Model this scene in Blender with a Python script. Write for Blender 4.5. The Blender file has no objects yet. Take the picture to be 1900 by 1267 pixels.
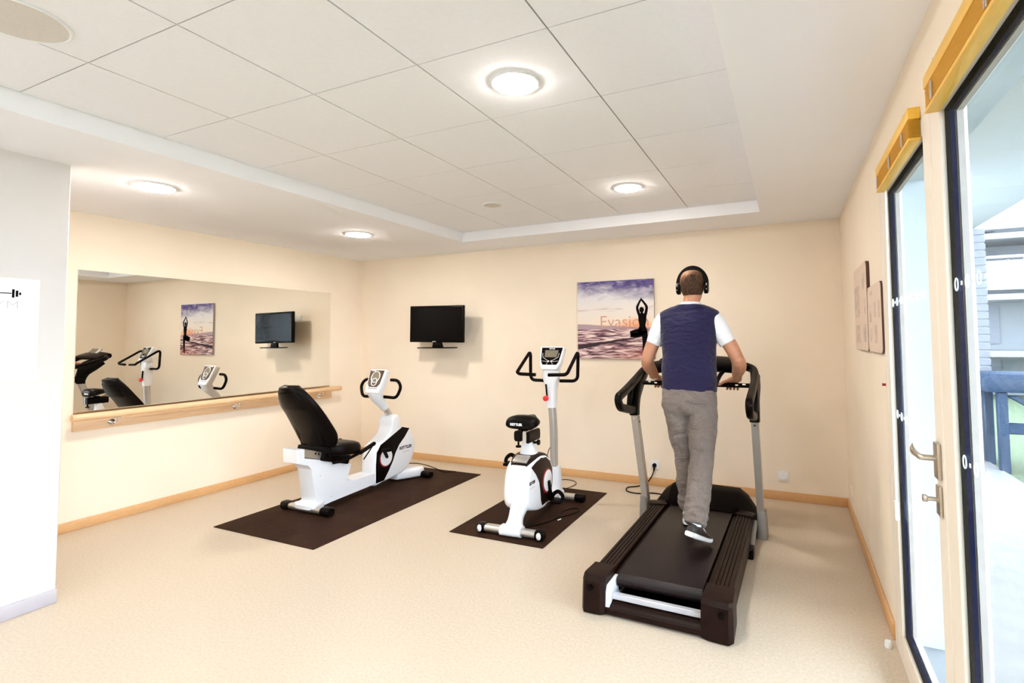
import bpy, bmesh, math, random
from mathutils import Vector, Matrix, Euler, Quaternion
PI = math.pi
random.seed(7)
scene = bpy.context.scene
COL = scene.collection
D = bpy.data

# ------------------------------------------------------------------ helpers
def V(*a): return Vector(a)

def catmull(pts, k=6, closed=False):
    P = [Vector(p) for p in pts]; n = len(P); out = []
    rng = range(n) if closed else range(n-1)
    for i in rng:
        if closed: p0, p1, p2, p3 = P[(i-1) % n], P[i], P[(i+1) % n], P[(i+2) % n]
        else: p0, p1, p2, p3 = P[max(i-1, 0)], P[i], P[i+1], P[min(i+2, n-1)]
        for j in range(k):
            t = j/k
            out.append(0.5*((2*p1)+(p2-p0)*t+(2*p0-5*p1+4*p2-p3)*t*t+(3*p1-p0-3*p2+p3)*t**3))
    if not closed: out.append(P[-1].copy())
    return out

def fillet(pts, r=0.04, k=5, closed=False):
    P = [Vector(p) for p in pts]; n = len(P); out = []
    for i in range(n):
        if not closed and i in (0, n-1): out.append(P[i].copy()); continue
        a, b, c = P[(i-1) % n], P[i], P[(i+1) % n]
        d = min(r, (a-b).length*0.48, (c-b).length*0.48)
        s = b+(a-b).normalized()*d; e = b+(c-b).normalized()*d
        for j in range(k+1):
            t = j/k
            out.append(s*(1-t)**2+b*2*t*(1-t)+e*t*t)
    return out

def ellipse(rx, ry, n=20, p=2.0):
    o = []
    for i in range(n):
        a = 2*PI*i/n; c, s = math.cos(a), math.sin(a)
        o.append((rx*math.copysign(abs(c)**(2/p), c), ry*math.copysign(abs(s)**(2/p), s)))
    return o

def add_rings(bm, rings, cap=True, closed=False):
    vr = [[bm.verts.new(p) for p in r] for r in rings]
    m = len(vr)
    for i in range(m if closed else m-1):
        a, b = vr[i], vr[(i+1) % m]; n = len(a)
        for j in range(n):
            bm.faces.new((a[j], a[(j+1) % n], b[(j+1) % n], b[j]))
    if cap and not closed:
        bm.faces.new(list(reversed(vr[0]))); bm.faces.new(vr[-1])
    return bm

def frames(path, up=None, closed=False):
    n = len(path); T = []
    for i in range(n):
        if closed: t = path[(i+1) % n]-path[(i-1) % n]
        else: t = path[min(i+1, n-1)]-path[max(i-1, 0)]
        T.append(t.normalized())
    fr = []
    if up is not None:
        up = Vector(up)
        for t in T:
            u = up-t*up.dot(t)
            if u.length < 1e-4: u = Vector((1, 0, 0))-t*t.x
            u.normalize(); fr.append((t.cross(u).normalized(), u))
        return fr
    u = Vector((0, 0, 1)) if abs(T[0].z) < 0.9 else Vector((0, 1, 0))
    u = (u-T[0]*u.dot(T[0])).normalized()
    for i, t in enumerate(T):
        if i:
            q = T[i-1].rotation_difference(t); u = q @ u
            u = (u-t*u.dot(t)).normalized()
        fr.append((t.cross(u).normalized(), u))
    return fr

def sweep(bm, path, section, up=None, closed=False, scales=None, cap=True):
    """section: list of (a,b); a along side vector, b along up vector"""
    path = [Vector(p) for p in path]
    fr = frames(path, up, closed); rings = []
    for i, (p, (s, u)) in enumerate(zip(path, fr)):
        k = scales[i] if scales else 1.0
        ka, kb = k if isinstance(k, tuple) else (k, k)
        rings.append([p+s*(a*ka)+u*(b*kb) for a, b in section])
    return add_rings(bm, rings, cap, closed)

def tube(bm, path, r, n=12, closed=False, cap=True):
    if isinstance(r, (int, float)): return sweep(bm, path, ellipse(r, r, n), None, closed, None, cap)
    return sweep(bm, path, ellipse(1, 1, n), None, closed, list(r), cap)

def limb(bm, pts, radii, k=5, n=18, p=2.0, up=None):
    """pts with (rx,ry) radii, smoothly interpolated"""
    P = catmull(pts, k); R = catmull([Vector((a[0], a[1], 0)) if isinstance(a, tuple) else Vector((a, a, 0)) for a in radii], k)
    return sweep(bm, P, ellipse(1, 1, n, p), up, False, [(max(r.x, 1e-3), max(r.y, 1e-3)) for r in R])

def box(bm, lo, hi, bev=0.0, seg=2, mat=None):
    lo, hi = Vector(lo), Vector(hi)
    t = bmesh.new(); bmesh.ops.create_cube(t, size=1.0)
    for v in t.verts: v.co = Vector(((v.co.x+.5)*(hi.x-lo.x)+lo.x, (v.co.y+.5)*(hi.y-lo.y)+lo.y, (v.co.z+.5)*(hi.z-lo.z)+lo.z))
    if bev: bmesh.ops.bevel(t, geom=list(t.edges), offset=bev, segments=seg, profile=0.5, affect='EDGES', clamp_overlap=True)
    if mat is not None: bmesh.ops.transform(t, matrix=mat, verts=t.verts)
    merge(bm, t); return bm

def merge(bm, t):
    me = D.meshes.new('tmp'); t.to_mesh(me); t.free(); bm.from_mesh(me); D.meshes.remove(me)

def prism(bm, poly, axis, a, b, bev=0.0, seg=2, mat=None):
    """poly in the two other axes (x: (y,z), y: (x,z), z: (x,y)) extruded from a to b"""
    f = {'x': lambda p, h: (h, p[0], p[1]), 'y': lambda p, h: (p[0], h, p[1]), 'z': lambda p, h: (p[0], p[1], h)}[axis]
    t = bmesh.new(); add_rings(t, [[f(p, a) for p in poly], [f(p, b) for p in poly]])
    bmesh.ops.recalc_face_normals(t, faces=t.faces)
    if bev: bmesh.ops.bevel(t, geom=list(t.edges), offset=bev, segments=seg, profile=0.5, affect='EDGES', clamp_overlap=True)
    if mat is not None: bmesh.ops.transform(t, matrix=mat, verts=t.verts)
    merge(bm, t); return bm

def pillow(bm, poly, axis, stations, center=None):
    """poly extruded through stations (offset, scale) : rounded sided shell"""
    cx = sum(p[0] for p in poly)/len(poly); cy = sum(p[1] for p in poly)/len(poly)
    if center: cx, cy = center
    f = {'x': lambda p, h: (h, p[0], p[1]), 'y': lambda p, h: (p[0], h, p[1]), 'z': lambda p, h: (p[0], p[1], h)}[axis]
    return add_rings(bm, [[f((cx+(p[0]-cx)*s, cy+(p[1]-cy)*s), h) for p in poly] for h, s in stations])

def lathe(bm, prof, n=32, center=(0, 0, 0), axis='z', cap=True):
    """prof: (r, h) pairs"""
    c = Vector(center); rings = []
    for r, h in prof:
        ring = []
        for i in range(n):
            a = 2*PI*i/n; x, y = r*math.cos(a), r*math.sin(a)
            ring.append(c+Vector({'z': (x, y, h), 'x': (h, x, y), 'y': (y, h, x)}[axis]))
        rings.append(ring)
    return add_rings(bm, rings, cap)

def ball(bm, c, r, seg=16, sc=(1, 1, 1)):
    t = bmesh.new(); bmesh.ops.create_uvsphere(t, u_segments=seg, v_segments=max(6, seg//2), radius=r)
    for v in t.verts: v.co = Vector((v.co.x*sc[0]+c[0], v.co.y*sc[1]+c[1], v.co.z*sc[2]+c[2]))
    merge(bm, t); return bm

def finish(bm, ang=38, smooth=True):
    bmesh.ops.recalc_face_normals(bm, faces=bm.faces)
    for f in bm.faces: f.smooth = smooth
    lim = math.radians(ang)
    for e in bm.edges:
        if len(e.link_faces) == 2 and e.calc_face_angle(0) > lim: e.smooth = False

def root_matrix(o):
    m = Matrix.Translation(o.location) @ Euler(o.rotation_euler).to_matrix().to_4x4()
    return root_matrix(o.parent) @ m if o.parent else m

def obj(name, bm, mat, parent=None, world=True, ang=38, origin=None, smooth=True):
    """link bm as ONE mesh object; coordinates are world ones unless world=False (then local to the parent)"""
    finish(bm, ang, smooth)
    if parent is not None and world:
        bmesh.ops.transform(bm, matrix=root_matrix(parent).inverted(), verts=bm.verts)
    me = D.meshes.new(name); bm.to_mesh(me); bm.free()
    o = D.objects.new(name, me); COL.objects.link(o)
    if isinstance(mat, (list, tuple)):
        for m in mat: me.materials.append(m)
    else: me.materials.append(mat)
    if parent is not None: o.parent = parent
    elif origin is not None:
        me.transform(Matrix.Translation(-Vector(origin))); o.location = origin
    return o

def thing(name, label, cat, loc=(0, 0, 0), rz=0.0, group=None):
    o = D.objects.new(name, None); COL.objects.link(o); o.empty_display_size = 0.1
    o.location = loc; o.rotation_euler = (0, 0, rz)
    o['label'] = label; o['category'] = cat
    if group: o['group'] = group
    return o

def tag(o, label, cat, group=None):
    o['label'] = label; o['category'] = cat
    if group: o['group'] = group
    return o

def struct(name, bm, mat, parent=None, ang=38, smooth=True):
    o = obj(name, bm, mat, parent, ang=ang, smooth=smooth)
    if parent is None: o['kind'] = 'structure'
    return o

def dup(root, loc=None, label=None, rz=None):
    c = root.copy(); COL.objects.link(c)
    if loc is not None: c.location = loc
    if rz is not None: c.rotation_euler = (0, 0, rz)
    if label: c['label'] = label
    for ch in list(root.children):
        k = ch.copy(); COL.objects.link(k); k.parent = c
        for g in list(ch.children):
            h = g.copy(); COL.objects.link(h); h.parent = k
    return c

def text_bm(body, size, mat4, extrude=0.0006, sx=1.0, shear=0.0, bold=0.0):
    cu = D.curves.new('tmp_text', 'FONT'); cu.body = body; cu.size = size; cu.extrude = extrude
    cu.align_x = 'CENTER'; cu.align_y = 'CENTER'; cu.shear = shear; cu.offset = bold; cu.resolution_u = 3
    o = D.objects.new('tmp_text', cu); COL.objects.link(o)
    bpy.context.view_layer.update()
    me = D.meshes.new_from_object(o.evaluated_get(bpy.context.evaluated_depsgraph_get()))
    D.objects.remove(o); D.curves.remove(cu)
    bm = bmesh.new(); bm.from_mesh(me); D.meshes.remove(me)
    bmesh.ops.transform(bm, matrix=mat4 @ Matrix.Diagonal((sx, 1, 1, 1)), verts=bm.verts)
    return bm

def frame4(origin, xdir, ydir):
    x = Vector(xdir).normalized(); y = Vector(ydir); y = (y-x*y.dot(x)).normalized(); z = x.cross(y)
    m = Matrix((x, y, z)).transposed().to_4x4(); m.translation = Vector(origin); return m

# ------------------------------------------------------------------ materials
class N:
    """small node tree builder"""
    def __init__(s, name):
        s.m = D.materials.new(name); s.m.use_nodes = True; s.t = s.m.node_tree; s.t.nodes.clear()
        s.out = s.t.nodes.new('ShaderNodeOutputMaterial')
    def n(s, kind, ins=None, **props):
        nd = s.t.nodes.new('ShaderNode'+kind)
        for k, v in props.items(): setattr(nd, k, v)
        for k, v in (ins or {}).items():
            sk = nd.inputs[k]
            if hasattr(v, 'is_output'): s.t.links.new(v, sk)
            else:
                if isinstance(v, tuple) and len(v) == 3 and sk.type == 'RGBA': v = (*v, 1)
                sk.default_value = v
        return nd
    def ramp(s, fac, stops, interp='LINEAR'):
        r = s.n('ValToRGB', {'Fac': fac}); cr = r.color_ramp; cr.interpolation = interp
        while len(cr.elements) < len(stops): cr.elements.new(0.5)
        for e, (p, c) in zip(cr.elements, stops): e.position = p; e.color = (*c, 1) if len(c) == 3 else c
        return r.outputs['Color']
    def mix(s, f, a, b, kind='MIX'):
        m = s.n('Mix', data_type='RGBA', blend_type=kind)
        for k, v in ((0, f), (6, a), (7, b)):
            if hasattr(v, 'is_output'): s.t.links.new(v, m.inputs[k])
            else: m.inputs[k].default_value = (*v, 1) if isinstance(v, tuple) and len(v) == 3 else v
        return m.outputs[2]
    def math(s, op, a, b=0.0, clamp=False):
        m = s.n('Math', {0: a, 1: b}, operation=op); m.use_clamp = clamp; return m.outputs[0]
    def mad(s, a, b, c):
        m = s.n('Math', {0: a, 1: b, 2: c}, operation='MULTIPLY_ADD'); return m.outputs[0]
    def surf(s, sh): s.t.links.new(sh, s.out.inputs['Surface']); return s.m

def pbr(name, col, rough=0.5, metal=0.0, vary=0.0, scale=20.0, bump=0.0, bscale=None, spec=0.5, coat=0.0, stretch=None, sheen=0.0, sss=0.0):
    """principled material whose colour and surface carry a little procedural variation"""
    g = N(name)
    co = g.n('TexCoord').outputs['Object']
    if stretch: co = g.n('Mapping', {'Vector': co, 'Scale': stretch}).outputs[0]
    no = g.n('TexNoise', {'Vector': co, 'Scale': scale, 'Detail': 4.0}).outputs['Fac']
    a = tuple(max(0, c*(1-vary)) for c in col); b = tuple(min(1, c*(1+vary)) for c in col)
    c = g.ramp(no, [(0.3, a), (0.7, b)])
    p = g.n('BsdfPrincipled', {'Base Color': c, 'Roughness': rough, 'Metallic': metal})
    p.inputs['Specular IOR Level'].default_value = spec
    if coat: p.inputs['Coat Weight'].default_value = coat
    if sheen: p.inputs['Sheen Weight'].default_value = sheen
    if sss:
        p.inputs['Subsurface Weight'].default_value = sss; p.inputs['Subsurface Radius'].default_value = (0.01, 0.004, 0.002)
    if bump:
        bn = g.n('TexNoise', {'Vector': co, 'Scale': bscale or scale, 'Detail': 5.0}).outputs['Fac']
        g.t.links.new(g.n('Bump', {'Height': bn, 'Strength': bump, 'Distance': 0.01}).outputs[0], p.inputs['Normal'])
    return g.surf(p.outputs[0])

def wood(name, c1, c2, stretch=(1, 1, 1), rough=0.45):
    g = N(name); co = g.n('TexCoord').outputs['Object']
    mp = g.n('Mapping', {'Vector': co, 'Scale': stretch}).outputs[0]
    no = g.n('TexNoise', {'Vector': mp, 'Scale': 9.0, 'Detail': 6.0, 'Distortion': 0.6}).outputs['Fac']
    p = g.n('BsdfPrincipled', {'Base Color': g.ramp(no, [(0.3, c1), (0.7, c2)]), 'Roughness': rough})
    return g.surf(p.outputs[0])

def emit(name, col, s):
    g = N(name); e = g.n('Emission', {'Color': (*col, 1), 'Strength': s}); return g.surf(e.outputs[0])

def glass(name, tint=(0.95, 0.98, 1.0), gloss=0.06):
    g = N(name)
    tr = g.n('BsdfTransparent', {'Color': (*tint, 1)}); gl = g.n('BsdfGlossy', {'Color': (1, 1, 1, 1), 'Roughness': 0.0})
    lw = g.n('LayerWeight', {'Blend': 0.25}).outputs['Fresnel']
    f = g.math('MULTIPLY', lw, 0.04)
    f = g.math('ADD', f, gloss*0.1, True)
    mx = g.n('MixShader', {0: f, 1: tr.outputs[0], 2: gl.outputs[0]})
    return g.surf(mx.outputs[0])

M = {}
M['wall'] = pbr('cream_wall_paint', (0.89, 0.775, 0.63), 0.75, vary=0.015, scale=3, bump=0.04, bscale=160, spec=0.25)
M['wallnear'] = pbr('daylight_whitened_wall', (0.715, 0.68, 0.66), 0.75, vary=0.012, scale=3, bump=0.04, bscale=160, spec=0.25)  # near partition: cool daylight put into the colour, whiter than the cream walls
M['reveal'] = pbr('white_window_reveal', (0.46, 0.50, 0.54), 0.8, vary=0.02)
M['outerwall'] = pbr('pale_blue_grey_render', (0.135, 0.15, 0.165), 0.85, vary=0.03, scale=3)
M['ceil'] = pbr('white_ceiling_paint', (0.90, 0.91, 0.95), 0.9, vary=0.01, scale=2, spec=0.2)
M['tile'] = pbr('ceiling_tile', (0.86, 0.87, 0.91), 0.95, vary=0.012, scale=60, bump=0.03, bscale=220, spec=0.15)
M['gap'] = pbr('ceiling_grid_gap', (0.30, 0.26, 0.22), 0.9, vary=0.05)
M['base'] = wood('oak_baseboard', (0.62, 0.34, 0.14), (0.72, 0.43, 0.20), (3, 3, 30))
M['glarebase'] = pbr('baseboard_painted_glare', (0.50, 0.47, 0.51), 0.5, vary=0.02)  # daylight glare on the near baseboard, painted as pale lilac-grey
M['oak'] = wood('beech_barre', (0.72, 0.45, 0.24), (0.82, 0.56, 0.33), (12, 0.8, 12), 0.4)
M['white'] = pbr('white_plastic', (0.82, 0.83, 0.86), 0.35, vary=0.01, scale=8, spec=0.5)
M['cream'] = pbr('cream_lacquer', (0.82, 0.74, 0.63), 0.5, vary=0.015, scale=6)
M['black'] = pbr('black_plastic', (0.0035, 0.0022, 0.002), 0.34, vary=0.2, scale=30, spec=0.08)
M['rubber'] = pbr('black_rubber', (0.0035, 0.002, 0.0018), 0.55, vary=0.2, scale=60, bump=0.1, bscale=400, spec=0.08)
M['leather'] = pbr('black_vinyl_upholstery', (0.0035, 0.002, 0.0018), 0.36, vary=0.2, scale=12, bump=0.06, bscale=150, spec=0.12)
M['brownblack'] = pbr('dark_brown_plastic', (0.011, 0.0037, 0.0022), 0.42, vary=0.15, scale=25, spec=0.12)
M['steel'] = pbr('brushed_steel', (0.62, 0.60, 0.57), 0.32, 0.9, vary=0.06, scale=30, stretch=(1, 30, 30))
M['silver'] = pbr('silver_paint', (0.50, 0.47, 0.44), 0.38, 0.55, vary=0.03, scale=20)
M['chrome'] = pbr('chrome', (0.75, 0.74, 0.72), 0.12, 1.0, vary=0.02)
M['grey'] = pbr('grey_plastic', (0.26, 0.24, 0.225), 0.5, vary=0.04, scale=20)
M['red'] = pbr('red_plastic', (0.75, 0.02, 0.02), 0.35, vary=0.05)
M['darkred'] = pbr('dark_red_plastic', (0.30, 0.008, 0.015), 0.4, vary=0.05)
M['ink'] = pbr('black_ink', (0.004, 0.003, 0.003), 0.6, vary=0.1, spec=0.05)
M['paleink'] = pbr('pale_grey_ink', (0.55, 0.55, 0.58), 0.6, vary=0.03)
M['whiteink'] = pbr('white_ink', (0.85, 0.85, 0.85), 0.5, vary=0.02)
M['lcd'] = pbr('lcd_panel', (0.19, 0.165, 0.115), 0.25, vary=0.08, scale=50)
M['navy_spacer'] = pbr('navy_glazing_spacer', (0.002, 0.007, 0.035), 0.6, vary=0.1, spec=0.05)
M['black_spacer'] = pbr('black_glazing_gasket', (0.001, 0.001, 0.0012), 0.8, vary=0.1, spec=0.03)
M['bead'] = pbr('taupe_glazing_bead', (0.50, 0.43, 0.38), 0.5, vary=0.05)
M['glass'] = glass('clear_glazing')
M['frost'] = pbr('frosted_white_film', (0.88, 0.92, 0.96), 0.6, vary=0.01)
M['blind'] = wood('golden_yellow_blind', (0.84, 0.46, 0.045), (0.90, 0.54, 0.075), (30, 2, 30), 0.4)
M['nickel'] = pbr('satin_nickel', (0.55, 0.48, 0.40), 0.3, 0.9, vary=0.04, scale=40)
M['board'] = pbr('pale_board', (0.72, 0.57, 0.46), 0.55, vary=0.02, scale=10)
M['boardedge'] = pbr('dark_board_edge', (0.07, 0.025, 0.015), 0.6, vary=0.1)
M['boardprint'] = pbr('faint_grey_print', (0.58, 0.46, 0.38), 0.6, vary=0.25, scale=25)
M['paper'] = pbr('white_poster_paper', (0.88, 0.90, 0.92), 0.6, vary=0.01, scale=4)
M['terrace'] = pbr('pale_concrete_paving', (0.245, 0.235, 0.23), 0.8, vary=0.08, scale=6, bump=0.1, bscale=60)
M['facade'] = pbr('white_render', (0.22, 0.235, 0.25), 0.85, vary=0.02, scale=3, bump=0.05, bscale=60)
M['soffit_out'] = pbr('grey_white_soffit', (0.37, 0.385, 0.40), 0.85, vary=0.02, scale=3)
M['grass'] = pbr('lawn_grass', (0.10, 0.13, 0.07), 0.9, vary=0.3, scale=30, bump=0.5, bscale=120)
M['bluepaint'] = pbr('weathered_blue_paint', (0.018, 0.040, 0.085), 0.6, vary=0.5, scale=14, stretch=(2, 2, 10))
M['shutter'] = pbr('pale_grey_shutter', (0.17, 0.18, 0.21), 0.6, vary=0.05)
M['lamp'] = emit('lamp_diffuser', (1.0, 0.93, 0.855), 60.0)
M['lampfill'] = emit('added_cool_fill', (0.76, 0.88, 1.0), 66.0)  # emitter of the added lamps behind the viewer

def floor_mat():
    g = N('speckled_vinyl_floor'); co = g.n('TexCoord').outputs['Object']
    big = g.n('TexNoise', {'Vector': co, 'Scale': 1.2, 'Detail': 3.0}).outputs['Fac']
    sp = g.n('TexNoise', {'Vector': co, 'Scale': 70.0, 'Detail': 3.0, 'Roughness': 0.7}).outputs['Fac']
    c = g.ramp(sp, [(0.35, (0.52, 0.43, 0.325)), (0.55, (0.575, 0.485, 0.375)), (0.72, (0.64, 0.56, 0.465))])
    c = g.mix(g.math('MULTIPLY', big, 0.12), c, (0.55, 0.445, 0.32))
    p = g.n('BsdfPrincipled', {'Base Color': c, 'Roughness': 0.42}); p.inputs['Specular IOR Level'].default_value = 0.35
    return g.surf(p.outputs[0])
M['floor'] = floor_mat()

def mat_mat():
    g = N('dark_brown_floor_mat'); co = g.n('TexCoord').outputs['Object']
    no = g.n('TexNoise', {'Vector': co, 'Scale': 5.0, 'Detail': 6.0}).outputs['Fac']
    fine = g.n('TexNoise', {'Vector': co, 'Scale': 90.0, 'Detail': 2.0}).outputs['Fac']
    c = g.ramp(no, [(0.3, (0.022, 0.0085, 0.0042)), (0.7, (0.038, 0.0155, 0.008))])
    p = g.n('BsdfPrincipled', {'Base Color': c, 'Roughness': 0.7}); p.inputs['Specular IOR Level'].default_value = 0.1
    g.t.links.new(g.n('Bump', {'Height': fine, 'Strength': 0.25, 'Distance': 0.004}).outputs[0], p.inputs['Normal'])
    return g.surf(p.outputs[0])
M['mat'] = mat_mat()

def mirror_mat():
    g = N('silvered_mirror')
    p = g.n('BsdfPrincipled', {'Base Color': (0.90, 0.90, 0.86), 'Metallic': 1.0, 'Roughness': 0.0}); return g.surf(p.outputs[0])
M['mirror'] = mirror_mat()

def cloth(name, c, rough=0.9, heather=0.0, wrinkle=0.5, scale=(9, 9, 22)):
    """woven cloth with horizontal wrinkles as bump"""
    g = N(name); co = g.n('TexCoord').outputs['Object']
    fl = g.n('TexNoise', {'Vector': g.n('Mapping', {'Vector': co, 'Scale': (160, 160, 420)}).outputs[0], 'Scale': 1.0, 'Detail': 2.0}).outputs['Fac']
    col = g.ramp(fl, [(0.3, tuple(x*(1-heather) for x in c)), (0.7, tuple(min(1, x*(1+heather)) for x in c))])
    w = g.n('TexNoise', {'Vector': g.n('Mapping', {'Vector': co, 'Scale': scale, 'Rotation': (0, 0.25, 0)}).outputs[0], 'Scale': 1.0, 'Detail': 3.0, 'Distortion': 0.8}).outputs['Fac']
    p = g.n('BsdfPrincipled', {'Base Color': col, 'Roughness': rough}); p.inputs['Sheen Weight'].default_value = 0.15
    p.inputs['Specular IOR Level'].default_value = 0.2
    g.t.links.new(g.n('Bump', {'Height': w, 'Strength': wrinkle, 'Distance': 0.03}).outputs[0], p.inputs['Normal'])
    return g.surf(p.outputs[0])
M['vest'] = cloth('navy_knit', (0.016, 0.0135, 0.048), heather=0.25, wrinkle=0.55)
M['tee'] = cloth('white_cotton', (0.80, 0.81, 0.83), heather=0.03, wrinkle=0.35)
M['sweat'] = cloth('grey_marl_fleece', (0.185, 0.15, 0.13), heather=0.2, wrinkle=1.0, scale=(10, 10, 17))
M['skin'] = pbr('skin', (0.54, 0.25, 0.145), 0.5, vary=0.08, scale=14, bump=0.08, bscale=120, sss=0.08)
M['hair'] = pbr('brown_hair', (0.075, 0.035, 0.018), 0.55, vary=0.6, scale=22, bump=0.8, bscale=60, stretch=(5, 5, 1))
M['thinhair'] = pbr('thin_hair_over_scalp', (0.36, 0.18, 0.09), 0.5, vary=0.4, scale=22, bump=0.5, bscale=60, stretch=(5, 5, 1))

WL, WR, WB, HS, HT = -5.141, 0.433, 5.236, 2.523, 2.623
WF = -2.4     # wall behind the camera

# ================================================================== the room
b = bmesh.new(); box(b, (WL-0.2, WF-0.2, -0.1), (WR+0.2, WB+0.2, 0.0)); struct('floor', b, M['floor'])
b = bmesh.new(); box(b, (WL-0.2, WB, 0), (WR+0.2, WB+0.2, 2.9)); struct('wall_back', b, M['wall'])
b = bmesh.new(); box(b, (WL-0.2, WF-0.2, 0), (WL, WB, 2.9)); struct('wall_left', b, M['wall'])
b = bmesh.new(); box(b, (WL, WF-0.2, 0), (WR+0.2, WF, 2.9)); struct('wall_front', b, M['wall'])
b = bmesh.new(); box(b, (WL, WF, 0), (-3.83, 1.57, HS+0.02), 0.004, 1); struct('wall_inner', b, M['wallnear'])
# right wall: solid piece, lintel, sill end and near piece around one glazed opening
OY0, OY1, OZ1 = -1.3, 3.03, 2.24
b = bmesh.new()
box(b, (WR, OY1, 0), (WR+0.2, WB, 2.9)); box(b, (WR, WF, 0), (WR+0.2, OY0, 2.9)); box(b, (WR, OY0, OZ1), (WR+0.2, OY1, 2.9))
struct('wall_right', b, M['wall'])

# dropped plaster border round a recess of mineral tiles
TX0, TX1, TY0, TY1 = -3.164, -0.192, -1.30, 4.663
b = bmesh.new()
box(b, (WL, TY1, HS), (WR, WB, HS+0.3)); box(b, (WL, WF, HS), (WR, TY0, HS+0.3))
box(b, (WL, TY0, HS), (TX0, TY1, HS+0.3)); box(b, (TX1, TY0, HS), (WR, TY1, HS+0.3))
struct('ceiling', b, M['ceil'])
b = bmesh.new(); g = 0.0035
xs = [TX0, -2.579, -1.979, -1.379, -0.779, TX1]; ys = [TY0]+[1.099+0.6*i for i in range(-3, 6)]+[TY1]
for i in range(len(xs)-1):
    for j in range(len(ys)-1):
        gy = g*0.7
        box(b, (xs[i]+g, ys[j]+gy, HT), (xs[i+1]-g, ys[j+1]-gy, HT+0.02))
struct('ceiling_tiles', b, M['tile'])
b = bmesh.new(); box(b, (TX0-0.01, TY0-0.01, HT+0.006), (TX1+0.01, TY1+0.01, HT+0.05)); struct('trim_1', b, M['gap'])

def baseboard(name, lo, hi, mat='base'):
    b = bmesh.new(); box(b, lo, hi, 0.004, 2); struct(name, b, M[mat])
baseboard('baseboard_back', (WL+0.015, WB-0.015, 0), (WR-0.015, WB, 0.078))
baseboard('baseboard_left', (WL, 1.57, 0), (WL+0.015, WB, 0.078))
baseboard('baseboard_inner', (-3.83, WF+0.015, 0), (-3.815, 1.57, 0.078), 'glarebase')
baseboard('baseboard_right', (WR-0.015, OY1+0.03, 0), (WR, WB, 0.078))
baseboard('baseboard_front', (-3.815, WF, 0), (WR, WF+0.015, 0.078))

# ------------------------------------------------------------------ glazing in the right wall
FX0, FX1 = WR-0.008, WR+0.06
def pane(parent, y0, y1, z0, z1):
    b = bmesh.new(); box(b, (WR+0.002, y0, z0), (WR+0.005, y1, z1)); obj('inner_glass', b, M['glass'], parent)
    b = bmesh.new(); box(b, (WR+0.028, y0, z0), (WR+0.031, y1, z1)); obj('outer_glass', b, M['glass'], parent)
    for nm, xa, xb, m, t in (('gasket', WR+0.0052, WR+0.015, 'black_spacer', 0.012), ('spacer', WR+0.0152, WR+0.0275, 'navy_spacer', 0.010), ('glazing_bead', WR+0.032, WR+0.048, 'bead', 0.012)):
        b = bmesh.new()
        box(b, (xa, y0, z0), (xb, y0+t, z1)); box(b, (xa, y1-t, z0), (xb, y1, z1))
        box(b, (xa, y0+t, z0), (xb, y1-t, z0+t)); box(b, (xa, y0+t, z1-t), (xb, y1-t, z1))
        obj(nm, b, M[m], parent)
def frame(parent, name, y0, y1, z0, z1, wl, wr, wb, wt, mat):
    b = bmesh.new()
    for lo, hi in (((FX0, y0, z0), (FX1, y0+wl, z1)), ((FX0, y1-wr, z0), (FX1, y1, z1)), ((FX0, y0+wl, z0), (FX1, y1-wr, z0+wb)), ((FX0, y0+wl, z1-wt), (FX1, y1-wr, z1))):
        box(b, lo, hi, 0.003, 1)
    return obj(name, b, mat, parent)
def motif(parent, y0, y1, z, first):
    b = bmesh.new(); y = first; k = 0
    while y > y0+0.03:
        if k % 2 == 0:
            tube(b, [V(WR+0.0005, y+0.014*math.cos(a), z+0.018*math.sin(a)) for a in [2*PI*i/24 for i in range(24)]], 0.0016, 6, closed=True)
        else:
            box(b, (WR-0.0003, y-0.006, z-0.006), (WR+0.0012, y+0.006, z+0.006), 0.001, 1)
        y -= 0.048; k += 1
    obj('frosted_motif', b, M['frost'], parent)

door = thing('door_1', 'cream framed glazed door with a satin lever handle beside the large window', 'door', (WR, 2.5, 0)); door['kind'] = 'structure'
frame(door, 'door_jamb', 1.985, OY1, 0.0, OZ1, 0.004, 0.06, 0.03, 0.03, M['cream'])
frame(door, 'door_leaf', 1.992, 2.968, 0.03, 2.208, 0.098, 0.118, 0.096, 0.06, M['cream'])
pane(door, 2.09, 2.85, 0.126, 2.148)
motif(door, 2.12, 2.85, 1.625, 2.80); motif(door, 2.12, 2.85, 1.125, 2.80)
b = bmesh.new(); box(b, (WR-0.020, 2.020, 1.02), (WR-0.008, 2.072, 1.135), 0.004, 2); rose = obj('handle_plate', b, M['nickel'], door)
b = bmesh.new()
tube(b, fillet([(WR-0.014, 2.047, 1.085), (WR-0.058, 2.047, 1.085), (WR-0.060, 2.11, 1.085)], 0.012), 0.0095, 12)
limb(b, [(WR-0.060, 2.105, 1.085), (WR-0.061, 2.13, 1.086), (WR-0.060, 2.155, 1.092), (WR-0.056, 2.172, 1.10)], [(0.0095, 0.0095), (0.010, 0.012), (0.008, 0.014), (0.004, 0.010)], up=(0, 0, 1))
obj('lever', b, M['nickel'], rose)
b = bmesh.new(); box(b, (WR-0.018, 2.024, 0.905), (WR-0.008, 2.070, 1.00), 0.004, 2); lock = obj('lock_plate', b, M['nickel'], door)
b = bmesh.new(); tube(b, [(WR-0.012, 2.049, 0.955), (WR-0.045, 2.049, 0.955)], 0.007, 12); box(b, (WR-0.058, 2.040, 0.945), (WR-0.044, 2.058, 0.966), 0.003, 2)
obj('thumb_turn', b, M['nickel'], lock)

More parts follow.
